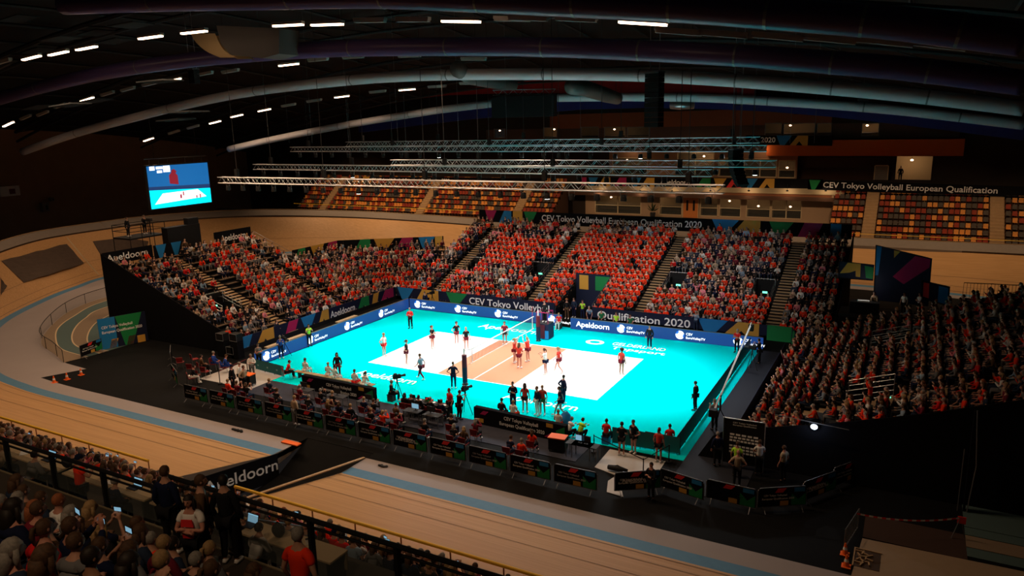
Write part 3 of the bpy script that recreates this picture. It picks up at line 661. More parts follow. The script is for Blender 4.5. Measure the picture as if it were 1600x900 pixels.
led('led_board', (.9, 9.75), (16.3, 10.2), [('Apeldoorn', .5, 2.9, .46), ('ball', 4.4), ('ball', 9.2), ('ball', 13.6)], 'navy LED board lettered Apeldoorn right of the referee stand')
# ================================================================== walls and roof
def roof_z(x, y): return 28.0-.0021*(x+13)**2-.0016*(y+5)**2
nx, ny = 26, 18; g = MB(); L = []
for j in range(ny+1):
    y = -48+j*(102/ny); L.append([V(-82+i*(132/nx), y, roof_z(-82+i*(132/nx), y)) for i in range(nx+1)])
for j in range(ny): g.strip(L[j], L[j+1])
struct(g.build('ceiling', 'roof_dark'))
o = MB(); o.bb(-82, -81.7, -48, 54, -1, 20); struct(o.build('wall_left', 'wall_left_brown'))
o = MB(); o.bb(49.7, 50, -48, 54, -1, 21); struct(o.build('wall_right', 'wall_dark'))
# sloping dark apron beyond the left curve
o = MB(); A = [p+V(0, 0, .95) for p in []]
YB = 52.0; nb_ = [0]
def wx(px, py): p = gy(px, py, YB); return p.x, p.z
def prect(x0, y0, x1, y1):     # picture rectangle -> rectangle on the far wall plane
    a = wx(x0, (y0+y1)/2); b = wx(x1, (y0+y1)/2); c = wx((x0+x1)/2, y0); d = wx((x0+x1)/2, y1)
    return a[0], b[0], d[1], c[1]
OP = []   # openings x0,x1,z0,z1
lower = [(930, 304, 1002, 334), (1030, 306, 1066, 336), (1094, 308, 1122, 338), (1124, 308, 1158, 339), (1166, 310, 1204, 340), (1205, 311, 1253, 342)]
mid = [(957, 246, 1012, 273), (1058, 238, 1116, 275), (1122, 246, 1160, 276), (1162, 248, 1214, 277), (1216, 250, 1243, 278)]
upper = [(772, 201, 790, 216), (849, 199, 871, 216), (908, 198, 936, 216), (944, 198, 978, 216), (980, 198, 1015, 216), (1195, 192, 1222, 212), (1224, 192, 1274, 212), (1276, 192, 1300, 212), (1346, 192, 1374, 213)]
RO = [prect(*r) for r in lower+mid+upper]
RO.append(prect(1400, 244, 1456, 281)); RO.append(prect(1246, 246, 1396, 281))
def wall_open(name, Y, x0, x1, z0, z1, ops, m, th=.3):
    xs = sorted({x0, x1, *[min(max(o_[0], x0), x1) for o_ in ops], *[min(max(o_[1], x0), x1) for o_ in ops]}); mb = MB()
    for a, b in zip(xs[:-1], xs[1:]):
        if b-a < 1e-4: continue
        c = (a+b)/2; cuts = [(o_[2], o_[3]) for o_ in ops if o_[0] < c < o_[1]]
        for s0, s1 in seg_cut(z0, z1, cuts): mb.bb(a, b, Y, Y+th, s0, s1)
    return struct(mb.build(name, m))
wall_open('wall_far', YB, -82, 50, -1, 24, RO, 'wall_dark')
o = MB(); o.bb(-30, 36, 57, 57.2, 0, 22); struct(o.build('wall_far_rooms', 'room_wall'))
o = MB()
for z in (2.2, 9.2, 14.9): o.bb(-30, 36, YB+.3, 57, z-.1, z)
struct(o.build('floor_far_rooms', 'wall_brown'))
wn = 0
for k, (x0, x1, z0, z1) in enumerate(RO[:-2]):
    wn += 1; root = empty('window_%d' % wn, ((x0+x1)/2, YB, z0)); root['kind'] = 'structure'; lx = (x1-x0)/2; hz = z1-z0
    mb = MB(); w = .09
    mb.bb(-lx, lx, -.08, .08, 0, w); mb.bb(-lx, lx, -.08, .08, hz-w, hz); mb.bb(-lx, -lx+w, -.08, .08, 0, hz); mb.bb(lx-w, lx, -.08, .08, 0, hz)
    if k < 11: mb.bb(-lx, lx, -.07, .07, hz*.42, hz*.42+.1)
    if k in (0, 5, 7, 9): mb.bb(-.06, .06, -.07, .07, 0, hz)
    mb.build('window_frame', 'cream' if k < 11 else 'wall_grey', root)
    MB().bb(-lx, lx, -.01, .01, 0, hz).build('pane', 'glass', root)
# coloured wall surfaces in front of the dark wall
def facing(name, r, m, d=.06):
    x0, x1, z0, z1 = prect(*r); o_ = wall_open(name, YB-d, x0, x1, z0, z1, RO, m, d); return o_
pb = prect(1246, 246, 1396, 281); o = MB(); o.bb(pb[0]-.1, pb[1]+.0, YB+1.2, YB+1.3, pb[2]-.6, pb[3]+.5); o.bb(pb[1], pb[1]+.1, YB+.3, 57, pb[2]-.6, pb[3]+.5); o.bb(pb[0]-.2, pb[0]-.1, YB+.3, YB+1.3, pb[2]-.6, pb[3]+.5); struct(o.build('wall_far_recess', 'wall_brown'))
o = MB()
for r in lower: q_ = prect(*r); o.bb(q_[0]+.1, q_[1]-.1, YB+.8, YB+1.3, 2.2, q_[2]+(q_[3]-q_[2])*.42)
for r in mid: q_ = prect(*r); o.bb(q_[0]+.1, q_[1]-.1, YB+.8, YB+1.3, 9.2, q_[2]+(q_[3]-q_[2])*.38)
struct(o.build('wall_room_counters', 'wall_brown'))
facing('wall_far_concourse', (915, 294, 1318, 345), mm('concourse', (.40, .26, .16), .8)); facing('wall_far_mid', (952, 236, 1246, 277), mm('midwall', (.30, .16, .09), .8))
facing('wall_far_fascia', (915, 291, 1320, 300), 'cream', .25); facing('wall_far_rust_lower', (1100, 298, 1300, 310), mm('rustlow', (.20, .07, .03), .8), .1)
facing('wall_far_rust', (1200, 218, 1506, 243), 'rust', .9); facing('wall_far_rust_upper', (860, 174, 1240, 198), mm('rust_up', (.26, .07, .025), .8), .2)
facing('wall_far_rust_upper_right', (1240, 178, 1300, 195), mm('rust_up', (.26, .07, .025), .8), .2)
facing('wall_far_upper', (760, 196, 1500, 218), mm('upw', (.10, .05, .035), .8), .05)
# ring beam arching over the far wall, its blue light put in the colour
ring = [gy(*p, YB-1.5) for p in [(560, 200), (640, 190), (720, 180), (800, 172), (900, 163), (1000, 160), (1100, 161), (1200, 165), (1300, 173), (1400, 184), (1500, 196), (1600, 209)]]
mb = MB(); mb.strip([p+V(0, 0, 1.1) for p in ring], [p-V(0, 0, .7) for p in ring]); mb.strip([p-V(0, 0, .7) for p in ring], [p+V(0, 1.4, -.7) for p in ring]); struct(mb.build('trim_ring_beam', 'blue_lit_arch'))
mb = MB(); q = [gy(*p, YB-.8) for p in [(600, 150), (700, 138), (800, 134), (900, 134), (1000, 138), (1100, 144), (1180, 150)]]; mb.strip([p+V(0, 0, 1.0) for p in q], [p-V(0, 0, 1.0) for p in q]); struct(mb.build('trim_red_panel', 'dark_red'))
# door and light panels on the far wall
def door(n, r, m, bars=True):
    x0, x1, z0, z1 = prect(*r); root = empty('door_%d' % n, ((x0+x1)/2, YB-.12, z0)); root['kind'] = 'structure'; hw = (x1-x0)/2; h = z1-z0
    MB().bb(-hw, hw, -.04, .04, 0, h).build('door_leaf', m, root)
    if bars:
        for s in (-1, 1): MB().bb(s*hw*.45-.13, s*hw*.45+.13, -.07, -.04, h*.35, h*.85).build('glass_slot', 'black', root)
    MB().bb(-hw-.08, -hw, -.08, .06, 0, h).bb(hw, hw+.08, -.08, .06, 0, h).bb(-hw, hw, -.08, .06, h, h+.08).build('door_frame', 'cream', root)
door(1, (1068, 308, 1091, 340), mm('door_orange', (.62, .20, .05), .6)); door(2, (1367, 259, 1387, 281), 'wall_grey', False)
# warm lights in the far rooms
def point(name, loc, e, col, r=.3, kind='POINT', parent=None):
    l = D.lights.new(name, kind); l.energy = e; l.color = col
    if kind == 'POINT': l.shadow_soft_size = r
    o_ = D.objects.new(name, l); COL.objects.link(o_); o_.location = loc
    if parent: o_.parent = parent
    return o_
def room_lamp(loc, e):
    root = empty('room_lamp', loc); MB().ell((0, 0, 0), (.16, .16, .10), 10, 6).build('shade', 'lamp_glow', root); MB().tube([(0, 0, .08), (0, 0, 1.1)], .015, 5).build('stem', 'charcoal', root); point('bulb', (0, 0, -.25), e, (1, .72, .42), .15, parent=root)
    return root
for i, (px, py, e) in enumerate(((955, 308, 30), (1100, 244, 60), (1020, 309, 40), (1140, 314, 30), (1185, 322, 18), (1235, 323, 18), (1425, 250, 60), (781, 204, 20), (866, 202, 16), (960, 202, 10), (1355, 196, 30), (1235, 196, 14), (980, 250, 14), (1230, 262, 14))):
    p = gy(px, py, 54.5); tag(room_lamp(p, e*1.7), ['round lamp behind the left lower concourse window', 'bright round lamp in the middle floor lounge', 'lamp beside the dark potted plant in the concourse', 'lamp behind the window right of the orange door', 'small lamp in the fourth concourse window', 'small lamp in the last concourse window', 'lamp in the lit open booth at upper right', 'lamp behind the leftmost upper window', 'lamp in the second upper window', 'lamp in the middle upper windows', 'lamp behind the bright narrow upper window', 'dim lamp in the right upper windows', 'dim lamp in the left lounge window', 'dim lamp in the right lounge window'][i], 'lamp', 'lamps in the far rooms')
for i, px in enumerate((935, 1000, 1050, 1110, 1170, 1230, 1290)):  # small lamps added to brighten the concourse wall
    p = gy(px, 299, 50.6); root = empty('concourse_fill_light', p); MB().tube([(0, 0, 0), (0, 0, .14)], .13, 10).build('housing', 'charcoal', root); MB().tube([(0, 0, .14), (0, 0, .9)], .02, 5).build('stem', 'charcoal', root); point('bulb', (0, 0, -.12), 42, (1, .70, .42), .1, parent=root); tag(root, 'small added concourse light, %s from the left' % onth(i+1), 'lamp', 'added concourse lights')
for i, px in enumerate((985, 1085, 1190)):  # more added lamps, lifting the lounge wall
    p = gy(px, 232, 50.6); root = empty('lounge_fill_light', p); MB().tube([(0, 0, 0), (0, 0, .14)], .13, 10).build('housing', 'charcoal', root); MB().tube([(0, 0, .14), (0, 0, .9)], .02, 5).build('stem', 'charcoal', root); point('bulb', (0, 0, -.12), 40, (1, .66, .38), .1, parent=root); tag(root, 'small added lounge light, %s from the left' % onth(i+1), 'lamp', 'added lounge lights')
# fascia banners along the balconies
def wall_banner(r0, r1, hpx, pol, tx, lb):
    a = gy(r0[0], r0[1], YB-1.1); b = gy(r1[0], r1[1], YB-1.1); h = hpx
    return board('balcony_banner', (a.x, a.y), (b.x, b.y), a.z, a.z+h, ['black_cloth'], pol, tx, label=lb, zs=b.z-a.z)
HQ = 1.15
zc_ = gy(1100, 345, 50).z; o = MB(); o.bb(-17.5, 18.8, 46.8, YB, zc_-.3, zc_); struct(o.build('floor_concourse', 'wall_grey'))
za_ = gy(700, 296, YB-1.05); o = MB(); o.bb(gy(565, 290, YB-1).x, 46, YB-1.0, YB, za_.z-.3, za_.z+.1); struct(o.build('floor_balcony', 'wall_brown'))
wall_banner((565, 287), (850, 291), HQ, dV(.3, HQ, 1.5, G), [('CEV Tokyo Volleyball European Qualification 2020', 2.2, .34, 15.0, .60)], 'black balcony banner lettered CEV Tokyo Volleyball European Qualification 2020 above the left seating block')
wall_banner((905, 290), (1285, 295), HQ, dB(.3, HQ, .8, MG)+dV(1.4, HQ, 1.4, BL)+dA(2.9, HQ, 1.7, G)+dA(5.2, HQ, 1.7, MG)+dV(7.6, HQ, 1.4, BL)+dA(9.0, HQ, 1.8, G)+dA(16.4, HQ, 1.8, GR)+dV(18.6, HQ, 1.6, G)+dA(20.2, HQ, 1.8, RD)+dV(22.4, HQ, 1.6, BL)+dA(24.2, HQ, 1.8, G), [('Apeldoorn', 11.6, .34, 3.9, .6)], 'black balcony banner lettered Apeldoorn with coloured chevrons over the concourse')
wall_banner((1262, 296), (1640, 310), HQ, dV(.1, HQ, 1.3, GR), [('CEV Tokyo Volleyball European Qualification', 1.7, .32, 17.6, .66)], 'black balcony banner lettered CEV Tokyo Volleyball European Qualification above the right seating block')
wall_banner((1165, 226), (1300, 228), HQ, dV(3.6, HQ, 1.8, BL)+dA(5.2, HQ, 2.0, G), [('2020', 1.8, .32, 1.7, .62)], 'black banner lettered 2020 on the upper rust balcony')
# ---- roof ducts
def duct(pts, Y, r, m, lb, cat='duct', n=14, ys=None):
    P = spline([gy(px, py, Y if ys is None else ys[i]) for i, (px, py) in enumerate(pts)], 6); loc = P[0].copy()
    root = empty('ventilation_duct', loc); mb = MB(); mb.tube([p-loc for p in P], r, n); mb.build('pipe', m, root, smooth=True)
    for k in range(6, len(P)-4, 9):
        d = (P[k+1]-P[k]).normalized(); c = P[k]-loc; mb = MB(); mb.tube([c-d*.05, c+d*.05], r*1.03, n); mb.build('joint_band', 'dull_steel', root)
    tag(root, lb, cat); return root
duct([(36, 237), (120, 208), (220, 181), (310, 159), (400, 142), (500, 130), (600, 121), (700, 117), (800, 116), (900, 116), (1000, 118), (1100, 123), (1200, 130), (1300, 138), (1400, 147), (1500, 158), (1600, 170)], 5, .42, 'duct', 'long pale round duct arching under the roof above the hanging loudspeaker')
duct([(358, 233), (420, 219), (500, 203), (560, 192), (640, 179), (700, 170), (768, 162)], 18, .36, 'duct_shaded', 'pale round duct rising from the left towards the roof centre')  # duct colour copied darker, putting in shade the roof lamps leave out
duct([(872, 153), (940, 152), (1020, 152), (1100, 153), (1200, 158), (1300, 164), (1400, 172), (1500, 183), (1600, 195)], 18, .36, 'duct', 'pale round duct behind the loudspeaker falling to the right')
duct([(-20, 160), (60, 137), (160, 114), (280, 96), (400, 84), (500, 77), (600, 74), (700, 73), (800, 73), (900, 75), (1000, 79), (1100, 84), (1200, 90), (1300, 98), (1400, 106), (1500, 117), (1600, 130)], -9, .50, 'duct_blue', 'dark violet perforated duct arching across the middle of the roof')
duct([(100, 8), (240, 2), (400, -2), (500, -5), (600, -6), (700, -3), (800, 1), (900, 5), (1000, 9), (1100, 14), (1200, 21), (1300, 28), (1400, 36), (1500, 48), (1600, 60)], -18, .52, 'duct_blue', 'dark duct crossing the top edge of the picture')
def elbow(pts, rs, lb, m='duct'):
    P = [gy(px, py, Y) for px, py, Y in pts]; loc = P[0].copy(); root = empty('duct_branch', loc); mb = MB(); mb.tube([p-loc for p in P], rs, 14); mb.build('pipe', m, root, smooth=True); tag(root, lb, 'duct')
elbow([(715, 108, 4), (735, 120, 8), (770, 128, 12), (805, 133, 14)], [.62, .62, .55, .45], 'wide grey duct elbow joining the pale duct left of centre', 'elbow_grey')
elbow([(893, 135, 8), (915, 138, 11), (945, 148, 14), (965, 154, 16)], [.60, .62, .60, .5], 'grey duct elbow with bright metal rim right of centre', 'elbow_grey')
def box_elbow():
    Y = -11; P_ = lambda px, py, dy=0: gy(px, py, Y+dy); loc = P_(380, 65); root = empty('duct_branch', loc)
    MB().poly([P_(338, 40)-loc, P_(436, 44)-loc, P_(436, 84)-loc, P_(410, 91)-loc, P_(360, 86)-loc, P_(345, 68)-loc], (0, 1.6, 0)).build('box_section', 'elbow_grey', root)
    q = spline([P_(298, 53)-loc, P_(306, 66)-loc, P_(322, 80)-loc, P_(344, 90)-loc], 4); q2 = spline([P_(336, 52)-loc, P_(343, 68)-loc, P_(352, 80)-loc, P_(370, 90)-loc], 4)
    m_ = MB(); m_.strip(q, q2); m_.strip([p+V(0, 1.4, 0) for p in q2], [p+V(0, 1.4, 0) for p in q]); m_.build('curved_plate', mm('gold_metal', (.55, .40, .20), .45, .5), root)
    tag(root, 'large grey box duct with a curved golden end plate at upper left', 'duct')
box_elbow()
elbow([(1048, 164, 22), (1062, 164, 22), (1084, 164, 22)], [.35, .42, .35], 'short silver drum shaped duct end right of the loudspeaker', 'steel')
# roof beams (dark arched girders) and purlins
mb_n = 0
for Y in (-22, -4, 12, 30, 44):
    P = [V(-80+i*6, Y, roof_z(-80+i*6, Y)-.9) for i in range(22)]; root = empty('roof_girder', P[0]); mb = MB()
    mb.tube([p-P[0] for p in P], .22, 6); mb.tube([p-P[0]-V(0, 0, 1.2) for p in P], .16, 6)
    for i in range(21): mb.tube([P[i]-P[0], P[i+1]-P[0]-V(0, 0, 1.2)], .07, 4, False)
    mb.build('girder_truss', 'charcoal', root); root['kind'] = 'structure'
mb = MB()
for i in range(22):
    x = -78+i*6; P = [V(x, y, roof_z(x, y)-.35) for y in range(-46, 54, 6)]
    mb.tube(P, .14, 4)
struct(mb.build('ceiling_purlins', 'charcoal'))
# roof panels (acoustic baffles) on the left
for k, (px, py) in enumerate(((95, 62), (150, 52), (205, 40), (60, 80), (250, 128), (150, 158), (110, 165), (60, 168), (290, 176), (275, 188), (30, 30), (180, 65))):
    p = gy(px, py, -6 if k % 2 else -12); root = empty('ceiling_baffle', p, .4); root.rotation_euler = (0, -math.atan(-.0042*(p.x+13)), 0); MB().bb(-1.3, 1.3, -.8, .8, 0, .08).build('baffle_board', mm('baffle', (.022, .024, .026), .9), root); nb_[0] += 1; tag(root, 'dark grey rectangular roof baffle on the left, %s from the left edge' % onth(1+[95, 150, 205, 60, 250, 151, 110, 61, 290, 275, 30, 180].index(px+(1 if (px, py) in ((150, 158), (60, 168)) else 0))), 'baffle', 'dark baffles under the roof')
# ---- strip lamps: lit and unlit
def strip_lamp(p, lit, L=1.9, rz=0, lb='', grp=''):
    root = empty('strip_lamp', p, rz); root.rotation_euler = (0, -math.atan(-.0048*(p.x+13)), 0); L *= 1.22; MB().bb(-L/2, L/2, -.14, .14, .02, .16).build('housing', 'lamp_off', root)
    MB().bb(-L/2+.04, L/2-.04, -.12, .12, -.07, .02).build('diffuser', 'lamp_glow' if lit else 'lamp_off', root)
    if lit:
        l = D.lights.new('lamp_beam', 'SPOT'); l.energy = ROOF_LAMP_W; l.color = (1, .66, .40); l.spot_size = 2.5; l.spot_blend = .7; l.shadow_soft_size = .3
        q = D.objects.new('lamp_beam', l); COL.objects.link(q); q.parent = root; q.location = (0, 0, -.08)
    tag(root, lb, 'strip lamp', grp)
LIT = [((49, 90), -14), ((91, 83), -14), ((135, 75), -14), ((235, 58), -14), ((303, 50), -14), ((450, 39), -14), ((511, 38), -14), ((720, 33), -14), ((1004, 36), -14),
       ((13, 194), 0), ((136, 155), 0), ((270, 125), 0), ((451, 101), 0), ((708, 85), 0), ((232, 218), 14), ((336, 191), 14), ((370, 181), 14), ((413, 172), 14), ((534, 151), 14), ((636, 140), 14)]
rown = {-14: 'upper row', 0: 'middle row', 14: 'lower row'}
for i, ((px, py), Y) in enumerate(LIT):
    near = sum(1 for q in LIT[:i] if q[1] == Y)+1
    strip_lamp(gy(px, py, Y), True, {-14: 1.75, 0: 1.7, 14: 1.5}[Y], 0, 'lit warm white roof strip lamp, %s from the left, %s' % (onth(near), rown[Y]), 'lit roof strip lamps')
OFF = [((5, 97), -14), ((578, 33), -14), ((645, 32), -14), ((825, 30), -14), ((900, 31), -14), ((800, 31), -12), ((1060, 51), -14), ((1130, 55), -14), ((1215, 59), -14), ((1295, 63), -14), ((1382, 67), -14), ((1462, 72), -14),
       ((40, 184), 0), ((67, 178), 0), ((94, 166), 0), ((168, 147), 0), ((200, 140), 0), ((234, 132), 0), ((320, 116), 0), ((360, 112), 0), ((10, 106), -4), ((497, 94), 0), ((552, 90), 0), ((640, 88), 0), ((740, 93), 0), ((1220, 108), -3), ((1300, 112), -3), ((1360, 117), -3), ((1440, 122), -3),
       ((272, 207), 14), ((302, 199), 14), ((451, 165), 14), ((491, 158), 14), ((590, 144), 14), ((683, 136), 14), ((733, 131), 14), ((922, 124), 14), ((982, 124), 14), ((1060, 124), 14)]
for i, ((px, py), Y) in enumerate(OFF):
    kk = sum(1 for q in OFF[:i] if q[1] == Y)+1
    strip_lamp(gy(px, py, Y), False, 1.6, 0, 'unlit grey roof strip lamp, %s from the left, %s dark row' % (onth(kk), {-14: 'top', -12: 'single', -4: 'short left', -3: 'right', 0: 'middle', 14: 'lowest'}[Y]), 'unlit roof strip lamps')
def flood(loc, tgt, e, ang, lb, gp):
    root = empty('added_flood_lamp', loc); d = (Vector(tgt)-Vector(loc)).normalized(); R = d.to_track_quat('-Z', 'Y').to_matrix()
    MB().box((0, 0, 0), (.9, .35, .22), mat3=R).build('housing', 'charcoal', root); MB().tube([(0, 0, .1), (0, 0, roof_z(loc[0], loc[1])-loc[2])], .03, 5).build('hanger', 'charcoal', root)
    l = D.lights.new('lamp_beam', 'SPOT'); l.energy = e; l.color = (1, .66, .38); l.spot_size = ang; l.spot_blend = .6; l.shadow_soft_size = .25
    q = D.objects.new('lamp_beam', l); COL.objects.link(q); q.parent = root; q.location = d*.16; q.rotation_euler = d.to_track_quat('-Z', 'Y').to_euler(); tag(root, lb, 'added flood lamp', gp)
for i, x in enumerate((-56, -44, -32, -20, -6, 8, 20, 30, 40)): flood((x, 38.5, 19.0 if x < 0 else 18.4), (x+(1 if x < 20 else -1), 42.0, 3), FAR_FILL_W*(1.7 if x < -30 else .75 if x > 15 else 1), 1.85, 'added dark flood lamp washing the far seats, %s from the left' % onth(i+1), 'added flood lamps over the far seats')  # fill lamps added for the dim far seats and track, no such fixtures seen
for i, x in enumerate((0, 9, 18, 27)): flood((x+2, -46.0, 23.0), (x-4, -37, 9), NEAR_FILL_W, 1.7, 'added flood lamp above the near stand, %s from the left' % onth(i+1), 'added flood lamps over the near stand')  # fill lamps added out of view to light the near spectators from behind
# ---- lighting trusses with their lamps
TR = [('nearest and lowest', (340, 277), (1130, 290), -7, 24), ('second lowest', (395, 257), (1110, 265), 1, 20), ('short', (610, 250), (1212, 251), 5, 12), ('second highest', (453, 230), (1197, 227), 9, 22), ('highest', (540, 222), (1186, 214), 11, 14)]
def lamp_head(loc, rz, lit, lb, beam=None):
    root = empty('stage_lamp', loc, rz)
    MB().tube([(-.17, 0, 0), (-.17, 0, -.30)], .018, 5).tube([(.17, 0, 0), (.17, 0, -.30)], .018, 5).tube([(-.17, 0, 0), (.17, 0, 0)], .02, 5).build('yoke', 'dull_steel', root)
    b_ = MB().tube([(0, 0, -.14), (0, 0, -.22), (0, 0, -.36), (0, 0, -.48)], [.09, .15, .17, .17], 10).build('lamp_body', 'black', root)
    MB().tube([(0, 0, -.485), (0, 0, -.495)], .145, 10).build('lens', 'lens_glow' if lit else 'dull_steel', b_)
    tag(root, lb, 'stage lamp', 'stage lamps on the trusses'); return root
nl = 0
for ti, (nm, a, b, Y, n) in enumerate(TR):
    A = gy(*a, Y); Bp = gy(*b, Y); dirx = (Bp-A).normalized(); Ln = (Bp-A).length; loc = A.copy(); root = empty('lighting_truss', loc); s = .42
    ax = dirx; up = V(0, 0, 1); sd = V(0, 1, 0)
    for oy, oz in ((0, 0), (0, -s), (s, 0), (s, -s)):
        MB().tube([sd*oy+up*oz, sd*oy+up*oz+ax*Ln], .032, 6).build('chord', 'truss_metal', root)
    mb = MB(); k = int(Ln/.42)
    for i in range(k):
        u0 = Ln*i/k; u1 = Ln*(i+1)/k; z0_, z1_ = (0, -s) if i % 2 else (-s, 0)
        for oy in (0, s): mb.tube([ax*u0+sd*oy+up*z0_, ax*u1+sd*oy+up*z1_], .014, 4, False)
        mb.tube([ax*u0+up*(-s)+sd*(0 if i % 2 else s), ax*u1+up*(-s)+sd*(s if i % 2 else 0)], .014, 4, False)
    mb.build('lattice', 'truss_metal', root)
    for q in range(5):
        u = Ln*(.05+.225*q); MB().tube([ax*u+V(0, .2, 0), ax*u+V(0, .2, roof_z(loc.x+u, Y)-loc.z-.3)], .022, 4).build('hoist_chain', 'charcoal', root)
        MB().box(tuple(ax*u+V(0, .2, .35)), (.25, .25, .5)).build('hoist_motor', 'black', root)
    tag(root, 'silver box lighting truss, %s of the five over the court' % nm, 'truss')
    for i in range(n):
        u = Ln*(i+.5)/n; p = loc+ax*u+V(0, .2, -s-.04)
        lh = lamp_head(p, 0, (i*7+ti*3) % 9 == 2, 'black stage lamp under the %s truss, %s from its left end' % (nm, onth(i+1)))
        if -15 < p.x < 15 and i % 3 == ti % 3:
            l = D.lights.new('court_beam', 'SPOT'); l.energy = COURT_LAMP_W; l.color = (.97, 1.0, 1.0); l.spot_size = 1.5; l.spot_blend = .7; l.shadow_soft_size = .16
            q = D.objects.new('court_beam', l); COL.objects.link(q); q.parent = lh; q.location = (0, 0, -.53)
            tgt = V(p.x*.82, (3.0, .5, -2.5, -3.0, -3.5)[ti], 0); dd = (tgt-p).normalized(); q.rotation_euler = dd.to_track_quat('-Z', 'Y').to_euler()
            nl += 1
        elif ti <= 1 and i % 3 == (ti+1) % 3 and -12 < p.x < 13:
            tx_ = V(-19.6, 1.0+p.x*.5, .8) if i % 2 and p.x > -8 else V(18.2, 1.0, .8) if (i % 4 == 0 and p.x < 8) else V(p.x*1.1, 13.0, .8)
            l = D.lights.new('front_beam', 'SPOT'); l.energy = FRONT_LAMP_W; l.color = (.97, 1, 1); l.spot_size = .75; l.spot_blend = .9; l.shadow_soft_size = .16
            q = D.objects.new('front_beam', l); COL.objects.link(q); q.parent = lh; q.location = (0, 0, -.53); q.rotation_euler = (tx_-p).normalized().to_track_quat('-Z', 'Y').to_euler(); nl += 1
        elif ti >= 2 and i % 4 == 1 and -19 < p.x < 19:
            l = D.lights.new('crowd_beam', 'SPOT'); l.energy = CROWD_LAMP_W; l.color = (1, .95, .92); l.spot_size = .95; l.spot_blend = .8; l.shadow_soft_size = .16
            q = D.objects.new('crowd_beam', l); COL.objects.link(q); q.parent = lh; q.location = (0, 0, -.53); q.rotation_euler = (V(p.x*.85, 21.5, 3)-p).normalized().to_track_quat('-Z', 'Y').to_euler(); nl += 1
print('court beams', nl)
# short truss near the duct, hanging loudspeakers, cables
A = gy(770, 141, 14); Bp = gy(868, 139, 14); root = empty('lighting_truss', A); Ln = (Bp-A).length; ax = (Bp-A).normalized()
for oz in (0, -.45): MB().tube([V(0, 0, oz), ax*Ln+V(0, 0, oz)], .035, 5).build('chord', 'truss_metal', root)
mb = MB()
for i in range(12): mb.tube([ax*(Ln*i/12)+V(0, 0, -.45*(i % 2)), ax*(Ln*(i+1)/12)+V(0, 0, -.45*((i+1) % 2))], .018, 4, False)
mb.build('lattice', 'truss_metal', root); MB().bb(0, Ln, -.3, .3, -2.4, -.6).build('black_box_screen', 'black', root); tag(root, 'short silver truss high under the roof carrying a black box', 'truss')
def line_array(top, n, w, h, bend, rz, lb):
    root = empty('hanging_loudspeaker', top, rz); z = -.55; y = 0; a = 0
    hc_ = max(2.6, roof_z(top[0], top[1])-top[2]-.5); MB().tube([(-.35, 0, hc_), (-.35, 0, -.5)], .025, 5).tube([(.35, 0, hc_), (.35, 0, -.5)], .025, 5).build('suspension_cables', 'steel', root)
    MB().bb(-w/2, w/2, -.3, .3, -.6, -.5).build('frame', 'dull_steel', root)
    for i in range(n):
        R = Matrix.Rotation(a, 3, 'X'); MB().box((0, y, z-h/2), (w, .5, h*.93), mat3=R).build('speaker_box', 'black', root); z -= h*math.cos(a); y -= h*math.sin(a); a += bend
    tag(root, lb, 'loudspeaker'); return root
t = gy(1023, 112, -2); line_array(t+V(0, 0, .5), 11, 1.05, .28, .0, -.4, 'tall black line array loudspeaker hanging on two cables below the roof')
t = gy(1150, 232, 7); line_array(t+V(0, 0, .5), 9, .9, .28, .09, .9, 'curved black line array loudspeaker hanging beside the trusses')
t = gy(303, 118, -6); line_array(t+V(0, 0, 1.0), 3, .6, .35, 0, 0, 'small pale loudspeaker box hanging from the left part of the roof')
mb_i = 0
for px, y0, Y in ((486, 120, 8), (543, 110, 8), (620, 130, 8), (715, 125, 8), (790, 120, 10), (905, 130, 10), (1270, 150, 20), (1232, 160, 20), (1153, 130, 12), (1175, 130, 12), (450, 210, 14)):
    p = gy(px, y0, Y); q = gy(px+2, 224, Y); o = MB().tube([q-q, V(0, 0, roof_z(q.x, Y)-q.z-.2)], .014, 4).build('steel_cable', 'dull_steel'); o.location = q
    tag(o, 'thin steel cable from roof to trusses, %s from the left' % onth(1+sorted([450, 486, 543, 620, 715, 790, 905, 1153, 1175, 1232, 1270]).index(px)), 'cable', 'hanging steel cables')
# ---- video screen on the left
X = -50.0; a = gx(228, 258, X); b = gx(324, 256, X); c = gx(235, 328, X); y0, y1, z0, z1 = a.y, b.y, c.z+.05, (a.z+b.z)/2
root = empty('video_screen', (X, y0, z0)); Wd = y1-y0; Hh = z1-z0
MB().bb(-.3, -.02, -.12, Wd+.12, -.12, Hh+.12).build('cabinet', 'black', root)
def scr(nm, polys, m, off):
    mb = MB()
    for pl in polys: mb.add([(off, u*Wd, v*Hh) for u, v in pl], [tuple(range(len(pl)))])
    return mb.build(nm, m, root)
E_ = lambda n, c, s=1.0: mat(n, c, .5, emit=c, es=s)
scr('picture', [[(0, 0), (1, 0), (1, 1), (0, 1)]], E_('scr_sky', (.006, .08, .24), 1.6), 0)
scr('picture_crowd', [[(0, .42), (1, .36), (1, .46), (0, .52)]], E_('scr_crowd', (.01, .03, .10), 1.4), .01)
scr('picture_floor', [[(0, 0), (1, 0), (1, .36), (0, .44)]], E_('scr_cyan', (0, .55, .72), 1.7), .02)
scr('picture_court', [[(.06, .10), (.20, .34), (.78, .36), (.92, .16)]], E_('scr_white', (.9, .9, .92), 1.6), .03)
scr('picture_scoreboard', [[(.04, .90), (.12, .90), (.12, .99), (.04, .99)], [(.14, .92), (.24, .92), (.24, .98), (.14, .98)], [(.15, .83), (.23, .83), (.23, .89), (.15, .89)], [(.25, .84), (.36, .84), (.36, .99), (.25, .99)]], MT['led_white'], .04)
